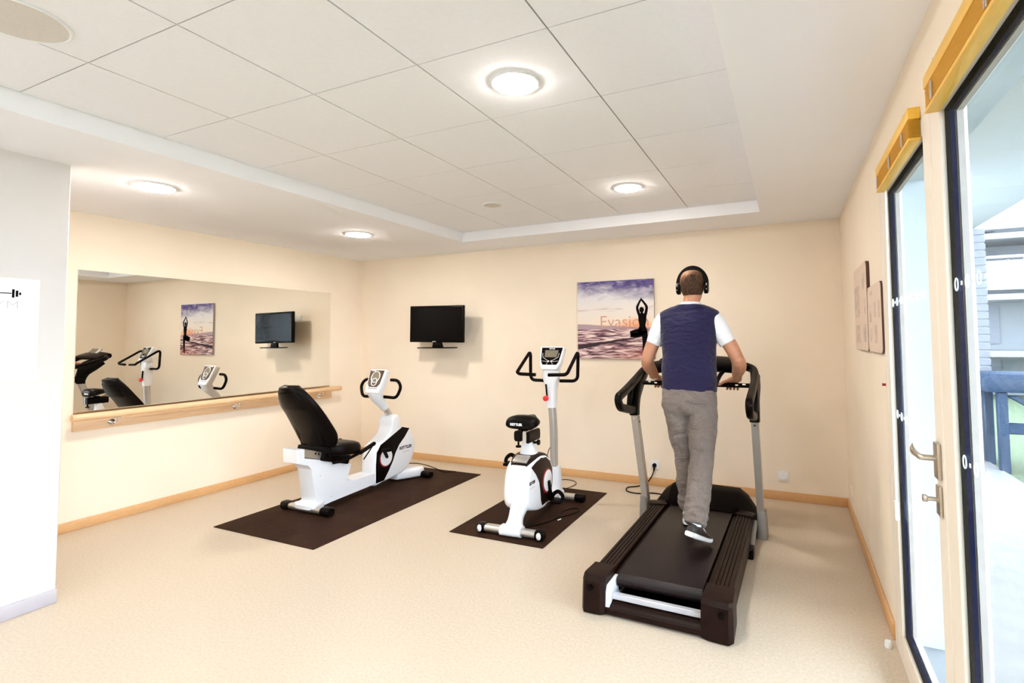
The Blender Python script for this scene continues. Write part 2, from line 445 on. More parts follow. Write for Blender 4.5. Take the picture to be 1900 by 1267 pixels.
win = thing('window_1', 'large fixed floor-length window with navy glazing edge nearest the viewer', 'window', (WR, 0.3, 0)); win['kind'] = 'structure'
frame(win, 'window_frame', OY0, 1.981, 0.0, OZ1, 0.10, 0.106, 0.126, 0.092, M['cream'])
pane(win, OY0+0.10, 1.875, 0.126, 2.148)
motif(win, 0.3, 1.85, 1.62, 1.815); motif(win, 0.3, 1.85, 1.125, 1.815)
b = bmesh.new(); box(b, (WR+0.06, OY0, -0.02), (WR+0.24, OY1, 0.02), 0.004, 1); struct('trim_2', b, M['facade'])
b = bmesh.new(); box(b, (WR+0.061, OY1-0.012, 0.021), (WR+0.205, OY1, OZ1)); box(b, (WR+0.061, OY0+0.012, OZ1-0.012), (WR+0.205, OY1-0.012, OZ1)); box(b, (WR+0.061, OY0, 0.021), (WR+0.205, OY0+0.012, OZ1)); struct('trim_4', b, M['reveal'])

def blind(y0, y1, label, chain):
    t = thing('window_blind', label, 'blind', (WR-0.02, (y0+y1)/2, 2.15), 0, 'raised golden blinds over the glazing')
    b = bmesh.new(); box(b, (WR-0.046, y0, 2.212), (WR-0.009, y1, 2.252), 0.003, 2); obj('headrail', b, M['blind'], t)
    b = bmesh.new(); n = 14
    for i in range(n):
        z = 2.150+i*0.0042
        prism(b, [(WR-0.044, z), (WR-0.027, z+0.003), (WR-0.010, z), (WR-0.010, z+0.0012), (WR-0.027, z+0.0042), (WR-0.044, z+0.0012)], 'y', y0+0.006, y1-0.006)
    obj('slat_stack', b, M['blind'], t)
    b = bmesh.new(); box(b, (WR-0.046, y0+0.004, 2.138), (WR-0.009, y1-0.004, 2.149), 0.003, 2); obj('bottom_rail', b, M['blind'], t)
    ys_ = [y1-0.05, y1-0.36, y0+0.10] if y1 > 2 else [y1-0.10, y1-0.55, y1-1.0, y1-1.6]
    for y in ys_:
        b = bmesh.new()
        tube(b, fillet([(WR-0.0475, y, 2.20), (WR-0.049, y-0.006, 2.175), (WR-0.0475, y, 2.148)], 0.01), 0.0022, 6)
        tube(b, fillet([(WR-0.0475, y+0.012, 2.20), (WR-0.049, y+0.006, 2.175), (WR-0.0475, y+0.012, 2.15)], 0.01), 0.0022, 6)
        obj('ladder_cord', b, M['bead'], t)
        b = bmesh.new(); tube(b, [(WR-0.04, y, 2.252), (WR-0.04, y, 2.262), (WR-0.012, y, 2.27), (WR-0.009, y, 2.252)], 0.002, 6); obj('clip', b, M['chrome'], t)
    if chain:
        b = bmesh.new()
        tube(b, [(WR-0.014, y1-0.03, 2.21), (WR-0.016, y1+0.0, 1.4), (WR-0.016, y1-0.0, 0.70)], 0.0018, 6)
        tube(b, [(WR-0.014, y1-0.05, 2.21), (WR-0.016, y1-0.02, 1.4), (WR-0.016, y1-0.02, 0.70)], 0.0018, 6); obj('bead_chain', b, M['whiteink'], t)
        b = bmesh.new(); box(b, (WR-0.026, y1-0.03, 0.655), (WR-0.009, y1+0.012, 0.735), 0.004, 2); obj('chain_tensioner', b, M['cream'], t)
blind(2.095, 2.815, 'golden raised slatted blind over the glazed door', True)
blind(-0.9, 1.868, 'golden raised slatted blind over the large window nearest the viewer', False)

# ------------------------------------------------------------------ outside
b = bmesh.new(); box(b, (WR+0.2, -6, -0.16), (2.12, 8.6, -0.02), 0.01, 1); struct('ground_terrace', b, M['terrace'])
b = bmesh.new(); box(b, (2.12, -8, -0.2), (14, 30, -0.05)); o = struct('ground_lawn', b, M['grass'])
b = bmesh.new(); box(b, (WR+0.2, -6, 2.80), (2.12, 8.2, 3.0)); struct('trim_3', b, M['soffit_out'])
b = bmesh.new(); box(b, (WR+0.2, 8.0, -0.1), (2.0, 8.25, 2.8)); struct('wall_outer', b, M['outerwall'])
t = thing('brick_pillar', 'pale grey banded pillar outside at the far end of the terrace', 'pillar', (2.08, 8.1, -0.02))
b = bmesh.new()
for i in range(30): box(b, (2.0, 7.98, -0.02+i*0.094), (2.21, 8.22, -0.02+i*0.094+0.078), 0.006, 1)
obj('course', b, M['shutter'], t)
b = bmesh.new(); box(b, (2.012, 7.99, -0.02), (2.2, 8.21, 2.79)); obj('core', b, M['facade'], t)

t = thing('garden_table', 'blue painted wooden table with a diagonal brace standing on the lawn outside', 'table', (2.75, 7.6, -0.05))
b = bmesh.new(); prism(b, [(1.98, 0.84), (1.95, 0.90), (1.96, 1.0), (2.02, 1.045), (3.5, 1.045), (3.56, 0.98), (3.54, 0.84)], 'y', 7.35, 7.95, 0.01, 2); obj('tabletop', b, M['bluepaint'], t)
for x, y in ((2.13, 7.42), (2.13, 7.88), (3.36, 7.42), (3.36, 7.88)):
    b = bmesh.new(); box(b, (x-0.045, y-0.04, -0.05), (x+0.045, y+0.04, 0.84), 0.008, 1); obj('leg', b, M['bluepaint'], t)
b = bmesh.new(); box(b, (2.17, 7.40, 0.38), (3.32, 7.46, 0.50), 0.008, 1); obj('stretcher', b, M['bluepaint'], t)
b = bmesh.new(); prism(b, [(2.17, 0.80), (2.27, 0.80), (2.78, 0.50), (2.62, 0.50)], 'y', 7.40, 7.46, 0.006, 1); obj('brace', b, M['bluepaint'], t)

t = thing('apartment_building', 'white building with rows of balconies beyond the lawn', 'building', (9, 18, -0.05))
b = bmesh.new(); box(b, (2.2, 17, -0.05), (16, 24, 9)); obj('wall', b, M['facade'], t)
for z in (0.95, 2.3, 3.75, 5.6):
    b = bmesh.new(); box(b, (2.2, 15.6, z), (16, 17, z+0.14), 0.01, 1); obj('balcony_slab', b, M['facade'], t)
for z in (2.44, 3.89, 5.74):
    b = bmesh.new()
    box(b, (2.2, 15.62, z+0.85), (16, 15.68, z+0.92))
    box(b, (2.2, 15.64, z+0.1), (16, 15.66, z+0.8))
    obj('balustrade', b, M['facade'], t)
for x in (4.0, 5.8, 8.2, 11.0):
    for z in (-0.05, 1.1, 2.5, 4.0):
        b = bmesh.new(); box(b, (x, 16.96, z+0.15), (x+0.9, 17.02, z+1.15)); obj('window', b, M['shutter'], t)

# ------------------------------------------------------------------ ceiling lamps and speakers
def downlight(x, y, z, r, label, lamp='lamp'):
    t = thing('ceiling_light', label, 'ceiling light', (x, y, z), 0, 'round recessed ceiling lights')
    b = bmesh.new(); lathe(b, [(r+0.012, 0.0), (r+0.012, -0.006), (r+0.006, -0.010), (r, -0.010), (r, 0.0)], 48, (x, y, z)); obj('rim', b, M['white'], t)
    b = bmesh.new(); lathe(b, [(r*0.99, -0.002), (r*0.985, -0.010), (r*0.93, -0.0155), (r*0.75, -0.0195), (r*0.4, -0.0215), (0.002, -0.022)], 48, (x, y, z)); obj('diffuser', b, M[lamp], t)
downlight(-3.858, 2.029, HS, 0.118, 'round lit ceiling light in the plaster border above the left end of the mirror')
downlight(-3.828, 3.836, HS, 0.118, 'round lit ceiling light in the plaster border towards the far left corner')
downlight(-1.080, 2.007, HT, 0.100, 'largest round lit ceiling light in the tiled recess, nearest the viewer')
downlight(-1.080, 3.806, HT, 0.100, 'round lit ceiling light in the tiled recess near the back wall')
downlight(-1.080, 0.2, HT, 0.100, 'unseen round fill light added in the tiles overhead beside the viewer', 'lampfill')  # this and the next three: unseen lamps added to brighten the foreground
downlight(-2.280, -0.4, HT, 0.100, 'unseen round fill light added in the tiles behind the large ceiling speaker', 'lampfill')
downlight(-1.080, -1.8, HS, 0.100, 'unseen round fill light added in the border behind the viewer, nearer the window', 'lampfill')
downlight(-2.880, -1.8, HS, 0.100, 'unseen round fill light added in the border behind the viewer, nearer the left wall', 'lampfill')
def speaker(x, y, z, r, label):
    t = thing('ceiling_speaker', label, 'speaker', (x, y, z), 0, 'flush round ceiling speakers')
    b = bmesh.new(); lathe(b, [(r, 0.0), (r, -0.007), (r-0.006, -0.010), (r-0.012, -0.007), (r-0.012, 0)], 48, (x, y, z)); obj('rim', b, M['white'], t)
    b = bmesh.new(); lathe(b, [(r-0.0125, -0.002), (r-0.0125, -0.006), (0.002, -0.007)], 48, (x, y, z)); obj('grille', b, M['spk'], t)
M['spk'] = pbr('grey_speaker_mesh', (0.66, 0.62, 0.58), 0.8, vary=0.06, scale=200)
speaker(-2.265, 3.79, HT, 0.085, 'small pale round ceiling speaker in the tiles near the back wall')
speaker(-2.45, 0.83, HT, 0.155, 'large round ceiling speaker at the top left corner of the view')

# ------------------------------------------------------------------ things on the walls
t = thing('wall_mirror', 'wide frameless wall mirror above the wooden barre', 'mirror', (WL, 3.43, 0.86))
b = bmesh.new(); box(b, (WL, 2.172, 0.862), (WL+0.006, 4.70, 2.058), 0.0015, 1); obj('glass_sheet', b, M['mirror'], t)

t = thing('ballet_barre', 'long beech handrail on a backing plank below the mirror', 'barre', (WL, 3.45, 0.78))
b = bmesh.new(); tube(b, [(WL+0.10, 2.125, 0.887), (WL+0.10, 2.13, 0.887), (WL+0.10, 4.78, 0.887), (WL+0.10, 4.785, 0.887)], [0.026, 0.029, 0.029, 0.026], 24); obj('rail', b, M['oak'], t)
b = bmesh.new(); box(b, (WL, 2.165, 0.772), (WL+0.028, 4.715, 0.86), 0.004, 2); obj('plank', b, M['oak'], t)
for y in (2.42, 3.48, 4.52):
    b = bmesh.new(); lathe(b, [(0.002, 0.026), (0.026, 0.028), (0.026, 0.034), (0.010, 0.036)], 24, (WL, y, 0.815), 'x')
    tube(b, fillet([(WL+0.03, y, 0.815), (WL+0.10, y, 0.815), (WL+0.10, y, 0.865)], 0.03), 0.008, 12)
    box(b, (WL+0.088, y-0.03, 0.856), (WL+0.112, y+0.03, 0.862), 0.002, 1); obj('bracket', b, M['chrome'], t)

# television on a swing arm
t = thing('television', 'black flat screen television held off the back wall by an arm', 'television', (-3.75, WB, 1.45))
roll = Matrix.Translation((-3.747, 4.985, 1.655)) @ Matrix.Rotation(math.radians(0.8), 4, 'Y') @ Matrix.Translation((3.747, -4.985, -1.655))
b = bmesh.new(); box(b, (-4.128, 4.975, 1.442), (-3.367, 5.015, 1.872), 0.006, 2, roll); box(b, (-4.0, 5.0, 1.50), (-3.5, 5.045, 1.80), 0.02, 2, roll); obj('casing', b, M['black'], t)
M['screen'] = pbr('black_screen_glass', (0.003, 0.002, 0.002), 0.12, vary=0.1, spec=0.08)
b = bmesh.new(); box(b, (-4.108, 4.972, 1.466), (-3.387, 4.977, 1.852), 0.001, 1, roll); obj('screen', b, M['screen'], t)
b = bmesh.new(); box(b, (-3.795, 4.973, 1.4475), (-3.745, 4.9755, 1.4555), 0.0008, 1, roll); obj('maker_badge', b, M['paleink'], t)
b = bmesh.new(); prism(b, [(-3.80, 1.445), (-3.69, 1.445), (-3.665, 1.385), (-3.81, 1.385)], 'y', 4.985, 5.02, 0.006, 2); obj('stand_neck', b, M['black'], t)
b = bmesh.new(); prism(b, [(-3.985, 4.93), (-3.57, 4.90), (-3.50, 5.06), (-3.90, 5.09)], 'z', 1.372, 1.385, 0.004, 2); obj('stand_foot', b, M['black'], t)
b = bmesh.new(); box(b, (-3.86, WB-0.03, 1.52), (-3.76, WB, 1.76), 0.004, 2); box(b, (-3.85, 5.04, 1.58), (-3.65, 5.06, 1.76), 0.003, 1)
tube(b, fillet([(-3.81, WB-0.03, 1.65), (-3.70, WB-0.09, 1.65), (-3.76, 5.055, 1.66)], 0.02), 0.016, 10); obj('wall_arm', b, M['black'], t)
b = bmesh.new(); tube(b, catmull([(-3.62, 5.04, 1.56), (-3.60, 5.12, 1.50), (-3.66, 5.20, 1.56), (-3.74, 5.226, 1.74), (-3.80, 5.228, 1.80)], 6), 0.004, 6); obj('cable', b, M['whiteink'], t)
t2 = thing('wall_socket', 'white socket plate high on the back wall behind the television', 'socket', (-3.93, WB, 1.80), 0, 'white wall sockets')
b = bmesh.new(); box(b, (-3.99, WB-0.012, 1.765), (-3.90, WB, 1.835), 0.003, 2); obj('plate', b, M['white'], t2)

# printed canvas
def canvas_material():
    g = N('seaside_canvas_print'); co = g.n('TexCoord').outputs['Object']
    sx = g.n('SeparateXYZ', {0: co}); u = g.mad(sx.outputs[0], 1/0.83, 0.5)
    v = g.mad(sx.outputs[2], 1/0.816, 0.5)
    nz = lambda sc, stretch, d=5.0, dist=0.0: g.n('TexNoise', {'Vector': g.n('Mapping', {'Vector': co, 'Scale': stretch}).outputs[0], 'Scale': sc, 'Detail': d, 'Distortion': dist}).outputs['Fac']
    cl = nz(5.0, (1, 1, 2.2), 6.0, 0.6)
    # sky: pale middle, purple cloud bank at the top whose lower edge dips to the right
    base = g.ramp(v, [(0.38, (0.90, 0.62, 0.42)), (0.46, (0.86, 0.74, 0.62)), (0.62, (0.82, 0.76, 0.70)), (0.80, (0.74, 0.72, 0.74))])
    edge = g.math('SUBTRACT', v, g.mad(u, -0.10, 0.86))
    dens = g.math('ADD', g.math('MULTIPLY', edge, 5.0), g.math('MULTIPLY', cl, 1.6))
    dens = g.math('SUBTRACT', dens, 0.55, True)
    cloudc = g.ramp(nz(9.0, (1, 1, 2.5), 6.0, 0.8), [(0.35, (0.045, 0.032, 0.16)), (0.54, (0.12, 0.09, 0.28)), (0.70, (0.50, 0.44, 0.56))])
    sky = g.mix(dens, base, cloudc)
    # low pink streak
    streak = g.math('MULTIPLY', g.ramp(v, [(0.60, (0, 0, 0)), (0.635, (1, 1, 1)), (0.67, (0, 0, 0))]), g.ramp(nz(3.0, (1.2, 1, 14)), [(0.5, (0, 0, 0)), (0.62, (1, 1, 1))]))
    sky = g.mix(g.math('MULTIPLY', streak, 0.7), sky, (0.50, 0.30, 0.32))
    # glow near the figure
    du = g.math('SUBTRACT', u, 0.76); dv = g.math('SUBTRACT', v, 0.40)
    dd = g.math('ADD', g.math('MULTIPLY', g.math('MULTIPLY', du, du), 12.0), g.math('MULTIPLY', g.math('MULTIPLY', dv, dv), 45.0))
    sky = g.mix(g.ramp(dd, [(0.0, (0.95, 0.95, 0.95)), (0.8, (0, 0, 0))]), sky, (0.95, 0.38, 0.16))
    # hills
    hill = g.math('ADD', g.mad(u, -0.075, 0.432), g.math('MULTIPLY', nz(4.0, (1, 1, 0.0)), 0.045))
    hm = g.math('LESS_THAN', v, hill)
    sky = g.mix(g.math('MULTIPLY', hm, 0.75), sky, (0.29, 0.19, 0.30))
    # sea with foam and dark wave lines
    wv = nz(7.0, (0.7, 1, 5.5), 6.0, 1.2)
    sea = g.ramp(wv, [(0.36, (0.035, 0.010, 0.020)), (0.44, (0.20, 0.085, 0.115)), (0.51, (0.58, 0.38, 0.38)), (0.60, (0.84, 0.68, 0.64))])
    red = g.math('MULTIPLY', g.ramp(u, [(0.35, (0, 0, 0)), (0.85, (1, 1, 1))]), g.ramp(v, [(0.0, (1, 1, 1)), (0.18, (0, 0, 0))]))
    sea = g.mix(g.math('MULTIPLY', red, 0.55), sea, (0.50, 0.12, 0.07))
    wl = g.math('SUBTRACT', v, g.mad(u, 0.16, 0.145))
    wl = g.math('ABSOLUTE', g.math('ADD', wl, g.math('MULTIPLY', g.math('SUBTRACT', nz(8.0, (1, 1, 0.4)), 0.5), 0.05)))
    wl = g.math('LESS_THAN', wl, g.mad(u, -0.030, 0.030))
    sea = g.mix(wl, sea, (0.035, 0.012, 0.022))
    c = g.mix(g.math('LESS_THAN', v, 0.376), sky, sea)
    p = g.n('BsdfPrincipled', {'Base Color': c, 'Roughness': 0.6})
    return g.surf(p.outputs[0])
M['canvas'] = canvas_material()
M['canvas_edge'] = pbr('grey_canvas_side', (0.35, 0.30, 0.30), 0.7, vary=0.05)
CX0, CX1, CZ0, CZ1 = -2.055, -1.225, 1.260, 2.076; ccx, ccz = (CX0+CX1)/2, (CZ0+CZ1)/2
t = thing('canvas_print', 'square canvas print of a yoga silhouette on a purple sunset beach', 'picture', (ccx, WB, ccz))
b = bmesh.new(); box(b, (CX0, WB-0.028, CZ0), (CX1, WB, CZ1), 0.002, 1); obj('stretcher_frame', b, M['canvas_edge'], t)
b = bmesh.new(); box(b, (CX0+0.001, WB-0.030, CZ0+0.001), (CX1-0.001, WB-0.0282, CZ1-0.001)); obj('printed_face', b, M['canvas'], t)
PU = lambda u, v: (CX0+u*0.83, CZ0+v*0.816)
def flat(bm, uv, y0=WB-0.0310, y1=WB-0.0302): prism(bm, [PU(*p) for p in uv], 'y', y0, y1)
def stroke(bm, pts, w):
    P = catmull([V(*PU(*p), 0) for p in pts], 5); L = []; Rr = []
    for i, p in enumerate(P):
        tg = (P[min(i+1, len(P)-1)]-P[max(i-1, 0)]).normalized(); k = w if isinstance(w, float) else w[0]+(w[1]-w[0])*i/(len(P)-1)
        L.append(p+V(-tg.y, tg.x, 0)*k); Rr.append(p-V(-tg.y, tg.x, 0)*k)
    prism(bm, [(p.x, p.y) for p in L+Rr[::-1]], 'y', WB-0.0310, WB-0.0302)
b = bmesh.new()
flat(b, [(0.845+0.030*math.cos(a), 0.615+0.036*math.sin(a)) for a in [2*PI*i/20 for i in range(20)]])
flat(b, [(0.800, 0.555), (0.828, 0.570), (0.838, 0.595), (0.856, 0.595), (0.866, 0.570), (0.905, 0.555), (0.902, 0.48), (0.888, 0.42), (0.905, 0.37), (0.912, 0.32), (0.80, 0.32), (0.80, 0.37), (0.815, 0.42), (0.803, 0.48)])
stroke(b, [(0.815, 0.550), (0.790, 0.635), (0.808, 0.690), (0.838, 0.745)], (0.015, 0.009)); stroke(b, [(0.890, 0.550), (0.908, 0.640), (0.885, 0.690), (0.842, 0.745)], (0.016, 0.009))
flat(b, [(0.828, 0.73), (0.836, 0.765), (0.846, 0.765), (0.852, 0.73)])
stroke(b, [(0.84, 0.345), (0.76, 0.33), (0.70, 0.315)], (0.036, 0.026)); stroke(b, [(0.70, 0.305), (0.78, 0.295), (0.862, 0.315)], (0.026, 0.013))
stroke(b, [(0.875, 0.35), (0.880, 0.22), (0.872, 0.12), (0.868, 0.05)], (0.033, 0.011)); stroke(b, [(0.868, 0.05), (0.845, 0.036)], 0.010)
obj('printed_figure', b, M['ink'], t)
M['print_text'] = pbr('dull_orange_print', (0.60, 0.33, 0.22), 0.6, vary=0.05)
b = text_bm('Evasion', 0.172, frame4((CX0+0.62*0.83, WB-0.0304, CZ0+0.468*0.816), (1, 0, 0), (0, 0, 1)), 0.0002, sx=1.03, bold=-0.0012); obj('lettering', b, M['print_text'], t)

# sockets with plates
def socket(x, z, label, plug):
    t = thing('wall_socket', label, 'socket', (x, WB, z), 0, 'white wall sockets')
    b = bmesh.new(); box(b, (x-0.042, WB-0.012, z-0.042), (x+0.042, WB, z+0.042), 0.004, 2); obj('plate', b, M['white'], t)
    b = bmesh.new(); lathe(b, [(0.024, -0.0125), (0.024, -0.0135), (0.021, -0.0145), (0.019, -0.0125), (0.002, -0.0122)], 28, (x, WB, z), 'y'); obj('ring', b, M['paper'], t)
    if not plug:
        b = bmesh.new()
        for dx, dz in ((-0.0095, 0), (0.0095, 0), (0, 0.012)): lathe(b, [(0.003, -0.0132), (0.003, -0.0128), (0.0005, -0.0128)], 10, (x+dx, WB, z+dz), 'y')
        obj('pin_holes', b, M['nickel'], t)
socket(-1.252, 0.205, 'white socket plate with a black plug in it behind the treadmill', True)
socket(-0.082, 0.213, 'empty white socket plate low on the back wall to the right of the treadmill', False)
t = thing('wall_socket', 'small white plate on the right wall close to the far corner', 'socket', (WR, 4.95, 0.215), 0, 'white wall sockets')
b = bmesh.new(); box(b, (WR-0.010, 4.91, 0.172), (WR, 4.99, 0.252), 0.003, 2); obj('plate', b, M['wall'], t)
t = thing('door_stop', 'small white door stop on the floor at the foot of the glazed door', 'door stop', (0.405, 2.99, 0))
b = bmesh.new(); lathe(b, [(0.016, 0), (0.016, 0.022), (0.012, 0.030), (0.004, 0.031)], 20, (0.388, 2.985, 0)); obj('body', b, M['white'], t)

# notice boards on the right wall
def board(y0, y1, z0, z1, label, prints):
    t = thing('notice_board', label, 'notice board', (WR, (y0+y1)/2, z0), 0, 'pale boards on the right wall')
    poly = []
    r = 0.03
    for (cy, cz, a0) in ((y1-r, z1-r, 0), (y0+r, z1-r, 90), (y0+r, z0+r, 180), (y1-r, z0+r, 270)):
        for k in range(6):
            a = math.radians(a0+18*k); poly.append((cy+r*math.cos(a), cz+r*math.sin(a)))
    b = bmesh.new(); prism(b, poly, 'x', WR-0.0165, WR); obj('edge', b, M['boardedge'], t)
    b = bmesh.new(); prism(b, [(y0+0.002+(p[0]-y0)*((y1-y0-0.004)/(y1-y0)), z0+0.002+(p[1]-z0)*((z1-z0-0.004)/(z1-z0))) for p in poly], 'x', WR-0.019, WR-0.0166); obj('face', b, M['board'], t)
    for (a0, a1, c0, c1) in prints:
        b = bmesh.new(); box(b, (WR-0.0196, y0+(y1-y0)*a0, z0+(z1-z0)*c0), (WR-0.0190, y0+(y1-y0)*a1, z0+(z1-z0)*c1)); obj('printed_panel', b, M['boardprint'], t)
board(3.50, 4.11, 1.388, 1.915, 'taller pale board on the right wall, farther from the door', [(0.55, 0.95, 0.40, 0.78), (0.10, 0.28, 0.70, 0.88), (0.12, 0.2, 0.42, 0.6), (0.55, 0.9, 0.08, 0.3), (0.1, 0.3, 0.1, 0.3)])
board(3.005, 3.47, 1.388, 1.750, 'lower pale board on the right wall, next to the door frame', [(0.60, 0.82, 0.86, 0.92), (0.72, 0.86, 0.45, 0.72), (0.36, 0.5, 0.52, 0.74), (0.70, 0.85, 0.15, 0.36), (0.3, 0.5, 0.14, 0.4), (0.08, 0.2, 0.5, 0.75)])
t = thing('wall_hook', 'tiny cream wall hook with a dark peg below the notice boards', 'hook', (WR, 3.025, 1.23))
b = bmesh.new(); box(b, (WR-0.005, 3.012, 1.222), (WR, 3.042, 1.296), 0.002, 1); obj('plate', b, M['wall'], t)
b = bmesh.new(); lathe(b, [(0.007, -0.005), (0.006, -0.018), (0.009, -0.022), (0.002, -0.023)], 14, (WR, 3.027, 1.237), 'x'); obj('peg', b, M['darkred'], t)

# gym notice on the near left wall
PX = -3.83
t = thing('wall_poster', 'white notice with a dumbbell emblem on the bright near left wall', 'poster', (PX, 1.285, 1.27))
b = bmesh.new(); box(b, (PX, 1.122, 1.268), (PX+0.004, 1.447, 1.828), 0.001, 1); obj('sheet', b, M['paper'], t)
fr = lambda y, z: frame4((PX+0.0042, y, z), (0, 1, 0), (0, 0, 1))
b = bmesh.new()
X0, X1 = PX+0.004, PX+0.0048
box(b, (X0, 1.24, 1.7425), (X1, 1.33, 1.7475))
for s in (-1, 1):
    box(b, (X0, 1.285+s*0.052-0.005, 1.722), (X1, 1.285+s*0.052+0.005, 1.768)); box(b, (X0, 1.285+s*0.067-0.005, 1.728), (X1, 1.285+s*0.067+0.005, 1.762)); box(b, (X0, 1.285+s*0.080-0.004, 1.738), (X1, 1.285+s*0.080+0.004, 1.752))
obj('dumbbell_emblem', b, M['ink'], t)
b = text_bm('GYM', 0.060, fr(1.285, 1.680), 0.0003, sx=1.25, bold=-0.0012); obj('lettering', b, M['paleink'], t)
b = bmesh.new()
for i, z in enumerate((1.575, 1.545, 1.515, 1.485, 1.455, 1.42, 1.39, 1.36)): box(b, (X0, 1.17, z), (X1-0.0003, 1.37-0.03*(i % 3), z+0.006))
M['faintline'] = pbr('faint_grey_lines', (0.74, 0.76, 0.79), 0.6, vary=0.01)
obj('text_lines', b, M['faintline'], t)

# ------------------------------------------------------------------ floor mats
def floor_matting(x0, x1, y0, y1, label, logo):
    t = thing('floor_mat', label, 'mat', ((x0+x1)/2, (y0+y1)/2, 0), 0, 'dark brown equipment mats')
    b = bmesh.new(); box(b, (x0, y0, 0.0), (x1, y1, 0.006), 0.002, 1); obj('sheet', b, M['mat'], t)
    b = text_bm('KETTLER', 0.13, frame4(logo, (1, 0, 0), (0, 1, 0)), 0.0008, sx=1.15, bold=0.002); obj('embossed_lettering', b, M['mat'], t)
floor_matting(-4.19, -3.083, 2.695, 4.90, 'large dark brown mat under the recumbent bike', (-3.72, 2.86, 0.006))
floor_matting(-2.406, -1.610, 3.365, 4.79, 'small dark brown mat under the upright bike', (-2.0, 3.405, 0.006))

# ================================================================== recumbent exercise bike
RX = -3.79
t = thing('recumbent_bike', 'white and black recumbent exercise bike with a high black backrest', 'exercise bike', (RX, 3.85, 0.006))
MZ = 0.006
def foot_bar(parent, c, half, capl, wheels=False, capr=0.036):
    """stabiliser tube along local x with black end caps; c in parent-local coordinates"""
    x, y, z = c
    b = bmesh.new(); sweep(b, [(x-half+capl*0.5, y, z), (x+half-capl*0.5, y, z)], ellipse(0.036, 0.026, 20, 3.0), (0, 0, 1)); obj('stabiliser_tube', b, M['steel'], parent, world=False)
    for s in (-1, 1):
        b = bmesh.new()
        sweep(b, [(x+s*(half-capl), y, z), (x+s*(half-0.012), y, z), (x+s*half, y, z)], ellipse(0.044, 0.033, 20, 3.0), (0, 0, 1), scales=[1, 1, 0.8])
        cap = obj('end_cap', b, M['black'], parent, world=False)
        if wheels:
            b = bmesh.new(); lathe(b, [(0.004, y-0.052), (0.018, y-0.050), (0.026, y-0.044), (0.026, y-0.040)], 20, (x+s*(half-capl*0.45), 0, z+0.002), 'y')
            for v in b.verts: v.co.x = x+s*(half-capl*0.45)+(v.co.x-(x+s*(half-capl*0.45)))*0.72
            obj('wheel', b, M['white'], cap, world=False)
LY = lambda y: y-3.85
foot_bar(t, (0.0, LY(3.24), 0.036), 0.287, 0.092)
foot_bar(t, (0.0, LY(4.56), 0.036), 0.30, 0.105)
# rear post, beam and foot fairing in one white casting
b = bmesh.new()
prof = [(3.06, 0.575), (3.07, 0.46), (3.17, 0.425), (3.21, 0.38), (3.255, 0.10), (3.19, 0.075), (3.19, 0.045), (3.30, 0.040), (3.42, 0.050), (3.95, 0.070), (3.98, 0.175), (3.66, 0.178), (3.612, 0.215), (3.650, 0.335), (3.63, 0.345), (3.13, 0.495), (3.125, 0.570)]
pillow(b, prof, 'x', [(RX-0.088, 0.985), (RX-0.08, 1.0), (RX+0.08, 1.0), (RX+0.088, 0.985)], (3.45, 0.2))
o = obj('seat_post_casting', b, M['white'], t, ang=30)
b = bmesh.new(); prism(b, [(RX-0.13, 3.205), (RX+0.13, 3.205), (RX+0.10, 3.34), (RX-0.10, 3.34)], 'z', 0.018, 0.09, 0.018, 3); obj('rear_foot_fairing', b, M['white'], t)
for y, z in ((3.30, 0.31), (3.56, 0.34), (3.60, 0.20), (3.42, 0.10)):
    b = bmesh.new(); lathe(b, [(0.005, 0.0), (0.005, 0.0022), (0.001, 0.0028)], 10, (RX+0.0875, y, z), 'x'); obj('screw', b, M['steel'], t)
# main casing
b = bmesh.new()
raw = [(3.95, 0.055), (3.945, 0.22), (3.96, 0.36), (4.00, 0.43), (4.10, 0.485), (4.165, 0.53), (4.195, 0.60), (4.205, 0.685), (4.29, 0.70), (4.33, 0.585), (4.40, 0.555), (4.462, 0.54), (4.53, 0.46), (4.56, 0.36), (4.545, 0.26), (4.48, 0.165), (4.38, 0.095), (4.22, 0.07), (4.06, 0.06)]
prof = [(p.x, p.y) for p in catmull([V(a, c, 0) for a, c in raw], 3, True)]
cc = (4.22, 0.33)
pillow(b, prof, 'x', [(RX-0.092, 0.90), (RX-0.088, 0.955), (RX-0.072, 0.99), (RX-0.045, 1.0), (RX+0.045, 1.0), (RX+0.072, 0.99), (RX+0.088, 0.955), (RX+0.092, 0.90)], cc)
obj('main_casing', b, M['white'], t, ang=50)
def side_panel(parent, poly, x0, x1, name, mat, world=True):
    b = bmesh.new(); prism(b, poly, 'x', x0, x1, 0.0015, 1); return obj(name, b, mat, parent, world)
stripe = [(4.345, 0.565), (4.455, 0.536), (4.386, 0.461), (4.298, 0.391), (4.24, 0.317), (4.203, 0.241), (4.139, 0.153), (4.075, 0.078), (3.965, 0.075), (3.965, 0.248), (3.975, 0.370), (4.027, 0.436), (4.145, 0.483)]
for s in (-1, 1):
    xa, xb = sorted((RX+s*0.086, RX+s*0.0945)); sp = side_panel(t, stripe, xa, xb, 'side_stripe', M['black'])
    sg = 1 if s > 0 else -1
    b = bmesh.new(); lathe(b, [(0.089, 0.094*s), (0.089, 0.0965*s), (0.080, 0.0965*s)], 40, (RX, 4.098, 0.296), 'x'); obj('crank_surround', b, M['darkred'], sp)
    b = bmesh.new(); lathe(b, [(0.082, 0.094*s), (0.082, 0.099*s), (0.074, 0.101*s), (0.01, 0.101*s)], 40, (RX, 4.104, 0.300), 'x'); obj('crank_disc', b, M['white'], sp)
